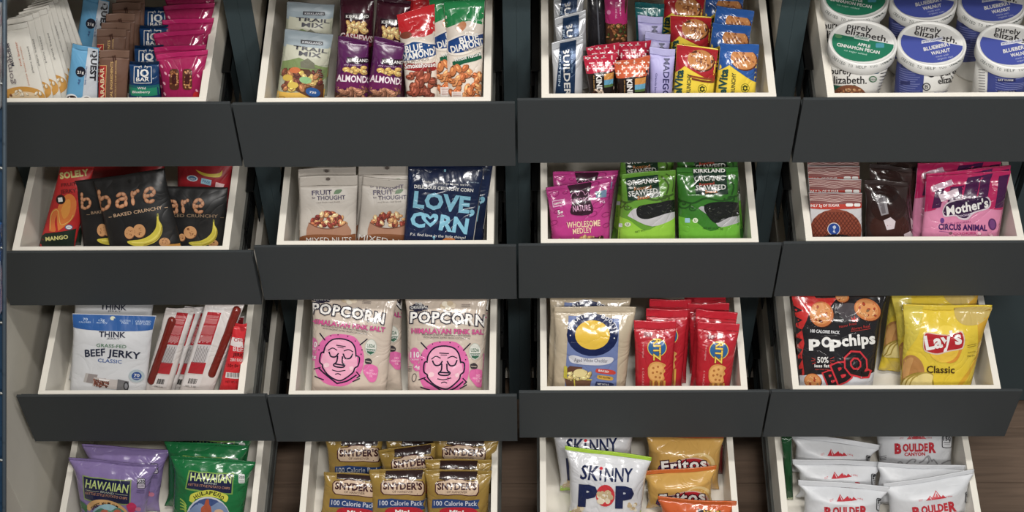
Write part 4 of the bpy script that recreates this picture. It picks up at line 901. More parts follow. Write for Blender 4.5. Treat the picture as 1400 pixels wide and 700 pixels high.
again(ck, (600, 12), 'rearmost clear packet of dark cookies', rot=-5)
PN = (214, 130, 166)
def circus():
    str_ = P([(700, 60), (1120, 60), (1110, 236), (990, 236), (930, 196), (800, 200), (760, 240), (700, 250)], (190, 24, 92))
    pu = []
    for a, b, c_, d_ in ((826, 142, 60, 96), (900, 98, 62, 100), (962, 88, 46, 96), (1036, 92, 44, 136), (760, 150, 40, 80)):
        pu += P([(a-c_*.0, b), (a+c_, b-8), (a+c_*.55, b+d_), (a-c_*.4, b+d_+6)], (74, 26, 74))
    return cat(str_, pu, P([(740, 140), (828, 106), (840, 128), (748, 164)], (206, 170, 190)), P([(772, 176), (858, 146), (862, 176), (786, 206)], (220, 196, 208)), nuts(720, 340, 1030, 372, 12, 11, [(230, 150, 180), (240, 190, 205)], 9, .8, False), E(1008, 304, 18, 26, (84, 40, 96), -8), E(1008, 304, 12, 20, (110, 60, 120), -8), E(790, 288, 9, 12, (100, 60, 130)))
cm = bag('circus_biscuit_pouch', 'front pink and purple striped circus biscuit pouch', 'snack pouch', 'pink circus biscuit pouches', dr,
    [(722, 98), (1090, 74), (1034, 372), (698, 372)], .036, 26, .012, PN, {
    'band': circus(),
    'logo': cat(Pc([(790, 248), (806, 214), (850, 196), (920, 186), (980, 180), (1002, 208), (990, 236), (930, 256), (900, 284), (866, 282), (846, 268), (800, 272)], (206, 190, 200)), Pc([(794, 246), (810, 218), (852, 202), (920, 192), (976, 186), (996, 208), (984, 232), (926, 250), (896, 276), (868, 274), (848, 262), (804, 266)], (52, 24, 62)), T("Mother's", 812, 266, 990, 228, 38, WH, b=.03, it=.1), T('COOKIES', 858, 274, 916, 264, 8, (200, 180, 200))),
    'lettering': cat(T('THE ORIGINAL', 806, 306, 918, 296, 8, (150, 60, 120), b=0), T('CIRCUS ANIMAL', 774, 326, 984, 332, 24, (62, 26, 88), b=.045), T('COOKIES', 838, 350, 936, 346, 10, (190, 60, 120)), Ln([(776, 334), (820, 338)], 2, (120, 60, 120)), T('fun', 800, 192, 846, 180, 10, (90, 40, 90)))},
    'film', st=.06, wr=.0022, seed=53, seal=(196, 30, 96), pinch=.02)
again(cm, (894, 62), 'second pink circus biscuit pouch, behind the front one', rot=-2)
again(cm, (860, 30), 'rearmost pink circus biscuit pouch', rot=2)

# ------------------------------------------------------------ row 3, unit 1: jerky and meat sticks
frame(0, 390, 3.1806); dr = (3, 1)
jb = bag('jerky_bag', 'front white beef jerky bag with a blue band across the top', 'snack bag', 'white beef jerky bags', dr,
    [(311, 122), (676, 132), (640, 456), (292, 456)], .034, 24, .014, (218, 219, 222), {
    'band': P([(290, 118), (700, 128), (700, 188), (290, 176)], (34, 92, 164)),
    'lettering': cat(T('70', 360, 148, 380, 148, 11, (190, 210, 235)), T('CALORIES', 342, 158, 394, 159, 7, (190, 210, 235), b=0), T('12g', 428, 150, 454, 151, 11, (190, 210, 235)), T('PROTEIN', 416, 161, 464, 162, 7, (190, 210, 235), b=0), E(489, 138, 11, 9, (220, 220, 190)), T('GLUTEN', 520, 152, 566, 153, 8, (190, 210, 235), b=0), T('FREE', 528, 162, 558, 163, 8, (190, 210, 235), b=0), T('GRASS-FED', 588, 155, 656, 157, 8, (190, 210, 235), b=0), T('BEEF USED', 590, 165, 654, 167, 8, (190, 210, 235), b=0),
                     Ln([(404, 140), (404, 158)], 1.5, (120, 160, 210)), Ln([(576, 144), (576, 164)], 1.5, (120, 160, 210)),
                     T('THINK', 430, 218, 542, 222, 23, (34, 40, 66), b=.03), T('JERKY', 462, 229, 520, 231, 7, (34, 40, 66), b=0), T('GRASS-FED', 418, 262, 548, 269, 14, (74, 124, 88), b=.01), T('BEEF', 370, 306, 456, 300, 30, (32, 38, 62), b=.025), T('JERKY', 468, 302, 606, 316, 29, (32, 38, 62), b=.025), T('CLASSIC', 424, 328, 528, 335, 15, (48, 92, 160), b=.01)),
    'picture': cat(P([(372, 376), (424, 384), (414, 424), (362, 414)], (150, 140, 138)), P([(372, 376), (384, 378), (374, 417), (362, 414)], (186, 180, 176)), P([(408, 394), (534, 408), (528, 450), (400, 432)], (196, 188, 184)), nuts(408, 402, 470, 436, 60, 5, [(150, 90, 72), (120, 64, 50)], 61, .7, False), P([(512, 402), (560, 412), (556, 456), (506, 452)], (120, 118, 120)), E(548, 432, 12, 20, (50, 50, 54)), E(548, 432, 7, 13, (140, 140, 146)), P([(430, 398), (480, 404), (470, 412), (428, 406)], (235, 230, 228))),
    'seal_badge': cat(E(594, 388, 35, 28, (176, 190, 196)), E(594, 388, 22, 18, (34, 76, 146)), T('70', 582, 391, 606, 392, 13, WH), T('calories', 580, 400, 608, 401, 5, WH, b=0))},
    'soft', st=.0, wr=.0013, seed=61, pinch=.05)
again(jb, (500, 2), 'white beef jerky bag behind the front one, its name just showing', rot=0)
ST = (222, 216, 214); SR = (176, 32, 42)
def stick_art(xo, wd=74):
    # label running along the stick: red block, white block with fine lines, red foot, bar code
    def q(t, s): return (xo+128-112*t+s*wd, 88+350*t+s*6)
    def band(t0, t1, c, s0=0, s1=1): return P([q(t0, s0), q(t0, s1), q(t1, s1), q(t1, s0)], c)
    o = band(0, .76, ST)+band(.06, .46, SR, .12, .9)+band(.46, .70, (202, 196, 196), .12, .9)+band(.68, .82, SR, .1, .95)+band(.84, .98, ST)
    l = []
    for i in range(9): l += T('BEEF STICK WILD', *q(.44-(i % 3)*.01, .18+i*.08), *q(.10, .18+i*.08), 5, (226, 176, 176), b=.0)
    for i in range(8): l += Ln([q(.69, .18+i*.09), q(.48+.03*(i % 2), .18+i*.09)], 2.2, (120, 112, 112))
    for i in range(9): l += Ln([q(.885, .3+i*.055), q(.945, .3+i*.055)], 2 if i % 3 else 3.4, (30, 30, 30))
    l += T('Wt. 1 oz', *q(.99, .2), *q(.99, .8), 8, (60, 60, 60), b=0)
    return {'label_panel': o, 'lettering': l}
def stick(label, xo, wd, tl, tr, br, bl, yb, sx0, sx1, seed, tilt=24):
    return bag('meat_stick', label, 'meat stick', 'wrapped meat sticks', dr, [tl, tr, br, bl], yb, tilt, .006, (216, 208, 204), stick_art(xo, wd), 'film', st=.03, wr=.0012, seed=seed, body='wrapper', sealname='end_fin', p=6,
               tubes=[(sx0, sx1, .0062, (120, 32, 22), 'sausage')])
m_a = stick('leftmost wrapped meat stick, sausage visible along its left side', 640, 62, (720, 92), (846, 96), (742, 456), (616, 456), .044, (752, 130), (650, 428), 62)
bag('meat_stick', 'second wrapped meat stick from the left, printed label facing out', 'meat stick', 'wrapped meat sticks', dr,
    [(800, 84), (880, 88), (760, 446), (680, 442)], .054, 24, .005, (216, 210, 208), stick_art(678, 54), 'film', st=.03, wr=.0010, seed=63, body='wrapper', sealname='end_fin', p=6)
bag('meat_stick', 'third wrapped meat stick from the left, printed label facing out', 'meat stick', 'wrapped meat sticks', dr,
    [(846, 84), (926, 88), (812, 440), (730, 436)], .064, 24, .005, (216, 210, 208), stick_art(724, 54), 'film', st=.03, wr=.0010, seed=66, body='wrapper', sealname='end_fin', p=6)
stick('fourth wrapped meat stick from the left, sausage visible along its right side', 772, 76, (895, 66), (1066, 68), (944, 414), (788, 414), .038, (1036, 84), (912, 400), 64, 24)
bag('meat_stick', 'plain white backed meat stick wrapper lying under the others at the right', 'meat stick', 'wrapped meat sticks', dr,
    [(996, 130), (1060, 132), (1022, 456), (946, 456)], .060, 22, .004, (206, 200, 200), {'label_panel': P([(1030, 120), (1090, 120), (1086, 180), (1020, 180)], (120, 24, 28))}, 'film', st=.03, wr=.0014, seed=65, body='wrapper', sealname='end_fin', p=6)
bag('meat_stick', 'short bright red meat stick packet with white name panel at the right end', 'meat stick', None, dr,
    [(1012, 166), (1068, 166), (1040, 438), (950, 432)], .036, 22, .006, (204, 30, 40), {
    'label_panel': cat(P([(1004, 222), (1080, 224), (1076, 262), (996, 256)], (222, 210, 208)), P([(978, 374), (1040, 376), (1036, 402), (974, 398)], (222, 216, 214))),
    'lettering': cat(T('CHOMPS', 1012, 240, 1092, 244, 14, (170, 50, 60), b=.03), T('BEEF', 1008, 282, 1066, 286, 19, (226, 190, 190), b=.02), T('JERKY', 1008, 304, 1064, 308, 14, (90, 16, 20), b=.03), T('ZERO SUGAR', 996, 326, 1056, 329, 12, (226, 190, 190), b=.03), T('10g 0g 90', 986, 352, 1054, 356, 14, (110, 16, 20), b=.03), T('NET WT 1.15', 976, 420, 1040, 424, 9, (120, 16, 20)), *[Ln([(984+i*5.4, 378), (984+i*5.4, 396)], 2 if i % 3 else 3.2, (30, 26, 26)) for i in range(10)], E(1050, 186, 12, 9, (170, 20, 30)))},
    'film', st=.03, wr=.0012, seed=67, body='wrapper', sealname='end_fin', p=5)

# ------------------------------------------------------------ row 3, unit 2: popcorn
frame(360, 390, 3.1806); dr = (3, 2)
PC = (206, 190, 174); PKK = (224, 104, 168); INK = (28, 24, 48)
def popcorn(a, b, c, d, e, f, blob=None):
    """affine from a flat design (front right bag as drawn) to this bag"""
    m = lambda p: (a+b*p[0]+c*p[1], d+e*p[0]+f*p[1])
    M_ = lambda prims: [(np.stack([a+b*p[:, 0]+c*p[:, 1], d+e*p[:, 0]+f*p[:, 1]], 1), fc, cl, md) for p, fc, cl, md in prims]
    face = cat(
        Pc([(780, 240), (840, 246), (880, 290), (896, 350), (880, 420), (820, 470), (740, 470), (690, 430), (676, 360), (690, 290), (730, 250)], PKK),
        Pc([(786, 262), (830, 272), (852, 300), (860, 330), (868, 380), (850, 410), (810, 440), (786, 446), (744, 430), (716, 400), (704, 376), (710, 330), (722, 300), (744, 270)], (240, 168, 196)),
        Cu([(712, 332), (718, 300), (744, 270), (786, 261), (828, 270), (850, 296), (858, 334)], 6.5, INK), Cu([(712, 328), (700, 336), (698, 372), (712, 386), (716, 400), (744, 430), (786, 448), (812, 442), (850, 408), (858, 386), (872, 372), (874, 338), (858, 330)], 6.5, INK),
        Cu([(736, 326), (746, 344), (766, 344), (778, 328)], 6.5, INK), Cu([(800, 328), (812, 346), (832, 344), (842, 324)], 6.5, INK), Cu([(732, 318), (750, 306), (770, 314)], 4.6, INK), Cu([(802, 314), (822, 306), (842, 314)], 4.6, INK),
        Ln([(766, 292), (806, 294)], 4.6, INK), Ln([(772, 300), (798, 301)], 3, INK), Cu([(776, 340), (774, 366), (762, 380), (772, 388), (802, 388), (812, 378), (800, 366), (798, 340)], 6.5, INK), Ln([(770, 376), (806, 378)], 6.5, INK), Cu([(758, 404), (784, 408), (816, 400)], 4.5, INK), Cu([(774, 422), (786, 418), (798, 422)], 4.6, INK),
        Pc([(716, 386), (728, 374), (742, 380), (740, 392), (724, 396)], (246, 206, 214)), Pc([(832, 384), (846, 378), (852, 390), (840, 398)], (246, 206, 214)),
        Cu([(700, 404), (720, 420), (760, 446), (786, 462)], 6.5, INK), Cu([(786, 462), (830, 446), (868, 416)], 6.5, INK), Ln([(704, 398), (676, 408)], 5.2, INK), Ln([(868, 402), (884, 418), (872, 428)], 5.2, INK), Ln([(684, 440), (724, 452)], 5.2, INK), Ln([(856, 446), (884, 430)], 5.2, INK),
        Ln([(686, 246), (712, 274)], 5.2, INK), Ln([(900, 250), (870, 280)], 5.2, INK), *[E(x, y, 2.6, 2.6, INK) for x, y in ((736, 252), (768, 244), (812, 246), (848, 264), (880, 320), (690, 320), (882, 300), (688, 300))])
    badge = cat(E(658, 304, 24, 37, PKK), T('110', 640, 310, 678, 310, 24, WH, b=.03), T('CALORIES', 640, 322, 676, 322, 6, WH, b=0), E(668, 352, 16, 18, PKK), T('4g', 657, 358, 680, 358, 13, WH), *[Ln([(626, 350+i*6), (646, 350+i*6)], 2, (60, 50, 60)) for i in range(4)], E(656, 398, 10, 19, (80, 76, 76), 10), E(656, 398, 7, 15, PC, 10),
                Pc([(900, 366), (930, 360), (962, 376), (958, 430), (934, 440), (916, 424), (896, 394)], PKK), T('NO', 926, 393, 942, 393, 9, (246, 190, 214)), T('VEGETABLE', 910, 404, 958, 406, 8, (246, 190, 214)), T('OIL', 926, 417, 942, 418, 9, (246, 190, 214)),
                E(920, 284, 26, 36, (190, 196, 184)), E(920, 284, 23, 33, (222, 222, 212)), P([(899, 292), (942, 292), (936, 308), (922, 317), (908, 311)], (50, 100, 76)), T('USDA', 903, 286, 938, 286, 15, (50, 100, 76), b=.02), T('ORGANIC', 902, 303, 940, 303, 8, WH), Pc([(900, 340), (918, 334), (932, 346), (926, 360), (904, 358)], (60, 56, 60)), Ln([(904, 348), (926, 350)], 3, PC))
    words = cat(OT('POPCORN', 640, 158, 964, 174, 44, (238, 234, 228), INK, b=.03, ob=.10, arc=6), OT('HIMALAYAN PINK SALT', 645, 204, 975, 210, 20, (222, 84, 150), (120, 30, 90), b=.02, ob=.05),
                T('PREMIUM QUALITY, MINIMALLY PROCESSED', 690, 214, 902, 220, 7, (70, 60, 70), b=0), T('WITH ORGANIC EXTRA VIRGIN COCONUT OIL', 696, 225, 900, 231, 7, (70, 60, 70), b=0), E(674, 92, 30, 18, INK), T('THE', 660, 82, 690, 82, 11, WH), R(636, 84, 716, 102, INK, 4), T('ORIGINAL', 642, 99, 714, 94, 12, WH), *[E(x, y, 14, 11, cc) for x, y, cc in ((782, 86, (210, 190, 160)), (804, 92, (236, 226, 206)), (824, 84, (226, 210, 186)), (790, 76, (236, 226, 206)), (812, 74, (206, 186, 156)))], *[Ln([(862, 80+i*5), (900, 80+i*5)], 1.6, (110, 100, 100)) for i in range(3)])
    return {'face_picture': M_(face), 'badge': M_(badge), 'lettering': M_(words)}
pq = bag('popcorn_bag', 'front right cream popcorn bag with a pink meditating face picture', 'popcorn bag', 'cream popcorn bags', dr,
    [(616, 40), (976, 40), (958, 462), (620, 462)], .036, 33, .018, PC, popcorn(0, 1, 0, 0, 0, 1), 'film', st=.03, wr=.0015, seed=71, pinch=.05)
pl = bag('popcorn_bag', 'front left cream popcorn bag with a pink meditating face picture, slightly tilted', 'popcorn bag', 'cream popcorn bags', dr,
    [(206, 14), (584, 40), (542, 462), (200, 452)], .036, 33, .018, PC, popcorn(-392, .965, -.10, -102, .10, .965), 'film', st=.03, wr=.0015, seed=72, pinch=.05)
again(pq, (436, -40), 'cream popcorn bag standing behind, seen in the gap between the front two', rot=0)
again(pq, (818, -44), 'cream popcorn bag behind the front right one, its edge showing', rot=2)

# ------------------------------------------------------------ row 3, unit 3: cheese puffs and crackers
frame(700, 390, 3.1806); dr = (3, 3)
PB = (190, 174, 148); PBL = (108, 124, 172)
pb = bag('puff_bag', 'front tan cheese puff bag with a round navy and yellow badge', 'snack bag', 'tan cheese puff bags', dr,
    [(184, 94), (540, 96), (500, 446), (172, 446)], .034, 24, .017, PB, {
    'panel': cat(P([(246, 128), (466, 142), (452, 470), (228, 470)], PBL)),
    'round_badge': cat(E(350, 212, 112, 93, NAVY), E(350, 212, 76, 64, (228, 186, 44)), E(350, 212, 76, 64, (228, 186, 44)), *[T(ch, 350+98*math.sin(t-.075)*1.0, 212-81*math.cos(t-.075), 350+98*math.sin(t+.075), 212-81*math.cos(t+.075), 17, (222, 222, 226), b=.03) for ch, t in zip("PIRATE'S BOOTY", np.linspace(-1.22, 1.22, 14)) if ch != ' '], E(254, 214, 3, 3, WH), E(445, 226, 3, 3, WH)),
    'lettering': cat(Pc([(246, 306), (268, 300), (330, 314), (400, 308), (440, 312), (430, 334), (380, 344), (300, 340), (256, 330)], (206, 206, 214)), T('Aged White Cheddar', 270, 328, 416, 332, 15, (50, 50, 70), b=.0), Pc([(368, 358), (440, 366), (444, 384), (368, 376)], (196, 60, 50)), Pc([(372, 386), (434, 394), (432, 410), (374, 402)], (206, 160, 50)), Pc([(366, 414), (430, 420), (438, 432), (366, 436)], (40, 50, 90)), T('BAKED', 376, 370, 420, 376, 8, WH), T('NO GLUTEN', 378, 397, 426, 403, 7, (60, 40, 20)), T('NET WT 0.5', 372, 428, 420, 432, 7, WH)),
    'picture': cat(P([(236, 360), (252, 346), (306, 352), (302, 380), (240, 376)], (96, 62, 50)), P([(226, 346), (240, 348), (240, 396), (224, 400)], (190, 176, 50)), P([(228, 396), (346, 404), (336, 450), (240, 450)], (104, 72, 56)), Ln([(232, 398), (346, 406)], 5, (200, 184, 60)), Ln([(270, 402), (274, 446)], 5, (200, 184, 60)), nuts(246, 374, 336, 402, 30, 14, [(216, 196, 130), (196, 170, 104)], 81, .6), E(296, 376, 30, 18, (222, 204, 140)))},
    'film', st=.05, wr=.0012, seed=81, pinch=.04)
again(pb, (344, 56), 'tan cheese puff bag behind the front one, only its top edge showing', rot=1)
RZ = (184, 22, 40)
def ritz(x, y, sx=1.0, lean_=0):
    X = lambda u, v: (x+u*sx+v*lean_, y+v)
    def t(s, a, b_, c, d, h, col, **k): return T(s, *X(a, b_), *X(c, d), h, col, **k)
    def e(a, b_, rx, ry, col): p_ = X(a, b_); return E(p_[0], p_[1], rx, ry, col)
    return {'logo': cat(e(88, 108, 42, 40, (226, 200, 60)), e(88, 108, 39, 37, (40, 96, 150)), t('RITZ', 73, 70, 73, 162, 30, (120, 70, 20), b=.07, sp=1.08), [q_[:3]+('A',) for q_ in t('RITZ', 73, 70, 73, 162, 30, (240, 206, 70), b=.025, sp=1.08)]),
            'lettering': cat(t('the original', 26, 84, 24, 150, 8, (226, 160, 160), b=0), t('6 CRACKERS', 24, 196, 22, 290, 8, (226, 150, 150), b=0), P([X(32, 38), X(66, 42), X(64, 60), X(32, 58)], (140, 60, 70)), t('M', 38, 56, 54, 57, 13, (220, 190, 190)), Ln([X(122, 42), X(146, 62)], 9, (214, 90, 110))),
            'picture': cat(Pc([X(48, 196), X(60, 176), X(84, 168), X(112, 174), X(126, 184), X(118, 196), X(124, 210), X(116, 222), X(120, 244), X(96, 256), X(64, 250), X(50, 230)], (214, 152, 74)), Pc([X(54, 198), X(66, 182), X(86, 175), X(108, 180), X(112, 196), X(112, 240), X(94, 250), X(66, 244), X(56, 228)], (226, 170, 92)), *[e(a, b_, 5, 5, (176, 112, 50)) for a, b_ in ((72, 196), (92, 190), (70, 216), (88, 212), (104, 218), (82, 234), (100, 236))], *[Ln([X(60+i*12, 252), X(58+i*12, 320)], 9, (210, 160, 60) if i % 2 else (150, 96, 40)) for i in range(6)])}
rz = bag('cracker_packet', 'front left red cracker packet with upright yellow name', 'cracker packet', 'red cracker packets', dr,
    [(526, 156), (712, 156), (694, 446), (530, 446)], .036, 22, .012, RZ, ritz(538, 160), 'film', st=.09, wr=.0018, seed=82, body='wrapper', sealname='end_fin', seal=(196, 26, 46))
rr_ = bag('cracker_packet', 'front right red cracker packet, leaning slightly right', 'cracker packet', 'red cracker packets', dr,
    [(808, 158), (992, 172), (950, 446), (796, 446)], .036, 22, .012, RZ, ritz(824, 172, .95, -.07), 'film', st=.09, wr=.0018, seed=83, body='wrapper', sealname='end_fin', seal=(196, 26, 46))
again(rz, (676, 98), 'red cracker packet behind the front left one', rot=1)
again(rz, (690, 56), 'rearmost red cracker packet of the left stack', rot=0)
again(rr_, (892, 106), 'red cracker packet behind the front right one', rot=2)
again(rr_, (846, 64), 'third red cracker packet in the right stack', rot=-5)
again(rr_, (842, 34), 'rearmost red cracker packet of the right stack', rot=-6)

# ------------------------------------------------------------ row 3, unit 4: popped chips and yellow crisps
frame(1040, 390, 3.1806); dr = (3, 4)
CHP = (196, 112, 54)
def chip(x, y, a, b_, rot, sd): return cat(E(x+3, y+4, a, b_, (70, 30, 16), rot), E(x, y, a, b_, CHP, rot), E(x-a*.05, y-b_*.05, a*.86, b_*.84, (214, 142, 78), rot), nuts(x-a*.6, y-b_*.6, x+a*.6, y+b_*.6, 16, a*.13, [(170, 60, 30), (230, 170, 110)], sd, .7, False))
kb = bag('chip_bag', 'black, red and white barbecue popped chip bag with tilted block letters', 'chip bag', 'black popped chip bags', dr,
    [(128, 6), (560, 20), (498, 446), (162, 446)], .034, 31, .018, (36, 34, 37), {
    'pattern': cat(P([(100, 0), (190, 0), (250, 60), (220, 90), (200, 150), (180, 190), (190, 250), (180, 300), (190, 380), (130, 470), (100, 470)], (200, 36, 34)), P([(230, 52), (334, 52), (300, 92), (310, 120), (262, 80), (214, 82)], (206, 44, 38)), *[P([(128, 84+i*46), (182, 106+i*42), (128, 116+i*46)], (36, 34, 37)) for i in range(7)], Pc([(326, 88), (380, 72), (440, 90), (430, 140), (380, 150), (340, 120)], (72, 66, 70)),
                   P([(130, 386), (220, 384), (330, 382), (430, 388), (560, 374), (560, 480), (130, 480)], (206, 208, 214))),
    'picture': cat(chip(264, 122, 52, 56, -20, 1), chip(464, 102, 60, 46, 25, 2), chip(354, 46, 30, 24, 10, 3), chip(226, 412, 38, 32, 10, 4)),
    'lettering': cat(T('100 CALORIE PACK', 216, 200, 342, 208, 13, (226, 226, 228), b=.03), T('p', 214, 262, 254, 261, 44, WH, b=.05), E(286, 243, 22, 23, WH), E(286, 243, 12, 13, (206, 208, 214)), E(286, 243, 10, 11, (60, 56, 60)), T('p', 304, 264, 346, 263, 44, WH, b=.05), T('chips', 356, 260, 496, 248, 46, WH, b=.04),
                     T('50%', 246, 332, 294, 332, 24, WH, b=.02), T('less fat', 234, 352, 298, 352, 13, WH, b=.02), T('than fried chips', 236, 364, 298, 364, 6, (200, 60, 50), b=0), *[Ln([p0, p1], 2.5, (200, 50, 44)) for p0, p1 in (((222, 312), (236, 318)), ((220, 324), (236, 324)), ((224, 338), (238, 332)), ((318, 308), (302, 316)), ((320, 324), (302, 324)), ((318, 340), (302, 332)))],
                     T('Never Fried', 342, 182, 416, 166, 11, (190, 50, 44), b=0), T('Always Real', 394, 192, 474, 178, 12, (190, 50, 44), b=0), Ln([(392, 196), (476, 184)], 2, (190, 50, 44)), P([(396, 152), (392, 132), (402, 142), (408, 126), (412, 142), (424, 134), (420, 154)], (190, 50, 44))),
    'block_letters': cat(*[OT(ch, x, y, x2, y2, h, (28, 26, 30), (206, 40, 52), b=.04, ob=.10) for ch, x, y, x2, y2, h in (('B', 300, 438, 344, 420, 62), ('B', 342, 420, 396, 398, 78), ('Q', 390, 394, 468, 364, 92))])},
    'film', st=.03, wr=.0020, seed=84, pinch=.06)
again(kb, (346, -78), 'dark popped chip bag hidden behind the front one, its edge showing at the left', rot=3)
LY = (222, 192, 30)
ly = bag('chip_bag', 'front bright yellow crisp bag with a red ribbon name and potato slices', 'chip bag', 'yellow crisp bags', dr,
    [(624, 86), (1012, 90), (928, 440), (602, 440)], .034, 26, .019, LY, {
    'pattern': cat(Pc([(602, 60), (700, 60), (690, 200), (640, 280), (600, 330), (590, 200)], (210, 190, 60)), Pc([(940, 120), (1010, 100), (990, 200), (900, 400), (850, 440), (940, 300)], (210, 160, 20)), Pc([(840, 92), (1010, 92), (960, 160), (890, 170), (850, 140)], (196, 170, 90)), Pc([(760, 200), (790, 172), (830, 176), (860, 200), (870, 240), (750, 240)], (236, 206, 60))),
    'picture': cat(Pc([(612, 440), (606, 380), (614, 330), (640, 302), (672, 304), (700, 330), (712, 370), (700, 400), (640, 440)], (178, 124, 66)), Pc([(620, 400), (618, 350), (640, 314), (664, 316), (650, 360), (640, 400)], (200, 148, 84)), *[cat(Pc([(606+i*18, 432+i*4), (620+i*20, 402-i*2), (668+i*20, 378-i*2), (712+i*18, 378+i*2), (748, 402+i*6), (740, 450), (620, 456)], (150+i*10, 126+i*10, 40+i*10)), Pc([(610+i*18, 436+i*4), (624+i*20, 408-i*2), (670+i*20, 384-i*2), (712+i*18, 384+i*2), (744, 406+i*6), (738, 450), (624, 456)], (226, 206, 130))) for i in range(3)]),
    'logo': cat(Pc([(744, 290), (800, 330), (850, 326), (878, 270), (880, 240), (800, 280)], (214, 140, 24)), E(796, 270, 66, 62, (228, 186, 40)), Pc([(706, 262), (708, 214), (722, 200), (760, 206), (810, 210), (850, 202), (876, 196), (888, 230), (882, 266), (866, 276), (820, 284), (770, 298), (730, 290), (712, 280)], (214, 190, 170)), Pc([(710, 260), (713, 216), (724, 204), (760, 210), (812, 214), (850, 206), (872, 200), (883, 230), (878, 262), (864, 271), (818, 279), (770, 292), (732, 285), (714, 276)], (178, 24, 34)), T("Lay's", 722, 276, 874, 248, 58, WH, b=.035)),
    'lettering': cat(T('Classic', 722, 376, 842, 378, 30, (66, 46, 20), b=.02), *[Ln([(900, 258+i*8), (936, 250+i*8)], 2, (110, 90, 20)) for i in range(2)], T('GUARANTEED', 902, 292, 936, 286, 6, (110, 90, 20), b=0), T('FRESH', 900, 308, 930, 304, 7, (110, 90, 20), b=0))},
    'film', st=.045, wr=.0024, seed=85, pinch=.06)
again(ly, (770, 26), 'yellow crisp bag leaning behind, its left side in shadow', rot=-8)
again(ly, (760, -44), 'rearmost yellow crisp bag, mostly hidden', rot=4)

# ------------------------------------------------------------ row 4, unit 1: kettle crisps
frame(0, 580, 3.5); dr = (4, 1)
LV2 = (138, 118, 172); GR = (22, 112, 60)
def kettle(x, y, sk, box, ribbon, rib_col, rt, body):
    m = lambda u, v: (x+u, y+v+u*sk)
    def t(s, a, b_, c, d, h, col, **k): return T(s, *m(a, b_), *m(c, d), h, col, **k)
    return {'panel': cat(P([m(-10, -4), m(226, -4), m(220, 118), m(-2, 112)], box), P([m(-4, 2), m(220, 2), m(214, 112), m(2, 106)], (30, 34, 70))),
            'lettering': cat(t('HAWAIIAN', 4, 54, 206, 62, 38, (198, 216, 132), b=.02), t('BRAND', 76, 72, 140, 76, 9, (198, 206, 190), b=0), t('KETTLE STYLE POTATO CHIPS', 4, 86, 204, 94, 12, (210, 150, 110), b=.0), Ln([m(6, 66), m(70, 68)], 2, (180, 180, 150)), Ln([m(146, 70), m(206, 72)], 2, (180, 180, 150))),
            'ribbon': cat(Pc([m(6, 146), m(40, 114), m(100, 104), m(160, 116), m(206, 150), m(186, 166), m(150, 140), m(100, 128), m(50, 138), m(24, 166)], rib_col), *[T(ch, *m(105+94*math.sin(a_-.04), 230-100*math.cos(a_-.04)), *m(105+94*math.sin(a_+.055), 230-100*math.cos(a_+.055)), 15, (60, 44, 34), b=.03) for ch, a_ in zip(ribbon, np.linspace(-.74, .66, len(ribbon))) if ch != ' '])}
ha = kettle(402, 240, .10, (140, 156, 96), 'SWEET MAUI ONION', (214, 166, 104), None, None)
ha['picture'] = cat(E(510, 470, 88, 96, (150, 190, 200)), Pc([(440, 420), (480, 394), (520, 410), (560, 392), (600, 420), (590, 470), (440, 470)], (80, 130, 110)), Pc([(448, 430), (500, 400), (560, 425), (560, 460), (450, 460)], (110, 150, 120)), E(560, 416, 20, 16, (190, 90, 70)), E(498, 412, 18, 12, (190, 100, 80)), *[Cu([(366, 350+i*8), (392, 366+i*6), (414, 384+i*8)], 6, (60, 110, 70)) for i in range(5)], Pc([(602, 380), (626, 366), (650, 380), (646, 406), (618, 414)], (196, 40, 90)), E(660, 398, 14, 10, (206, 120, 150)), R(654, 250, 694, 300, (30, 30, 40), 8), R(657, 253, 691, 276, (210, 206, 216), 5), T('220', 658, 273, 690, 273, 16, (30, 30, 40), b=.03), R(657, 278, 691, 297, (200, 190, 206), 4), *[Ln([(652, 306+i*6), (690, 308+i*6)], 2, (80, 64, 110)) for i in range(3)], T('CALORIES', 660, 290, 688, 290, 6, (30, 30, 40), b=0))
hk = bag('kettle_chip_bag', 'front left lavender kettle chip bag with navy name panel', 'chip bag', 'lavender kettle chip bags', dr,
    [(322, 162), (752, 196), (706, 440), (370, 430)], .050, 22, .020, LV2, ha, 'film', st=.03, wr=.0024, seed=91, pinch=.10)
again(hk, (600, 96), 'lavender kettle chip bag behind the front one', rot=-1)
hb = kettle(900, 214, .17, (120, 150, 60), 'HULAPEÑO', (206, 206, 60), None, None)
hb['panel'] = cat(P([(902, 214), (1120, 226), (1112, 330), (884, 304)], (120, 160, 70)), P([(908, 220), (1114, 232), (1106, 324), (891, 298)], (30, 34, 70)))
hb['lettering'] = cat(T('HAWAIIAN', 910, 262, 1104, 276, 36, (198, 216, 132), b=.02), T('BRAND', 976, 278, 1036, 284, 9, (198, 206, 190), b=0), T('KETTLE STYLE POTATO CHIPS', 900, 286, 1098, 306, 11, (210, 150, 110), b=0), *[T(ch, 996+92*math.sin(a_-.08), 418-88*math.cos(a_-.08), 996+92*math.sin(a_+.08), 418-88*math.cos(a_+.08), 18, (50, 50, 20), b=.03) for ch, a_ in zip('HULAPEÑO', np.linspace(-.66, .72, 8))])
hb['ribbon'] = Pc([(904, 360), (912, 330), (950, 316), (1000, 308), (1050, 318), (1090, 338), (1080, 366), (1050, 350), (996, 340), (940, 350), (922, 368)], (206, 206, 60))
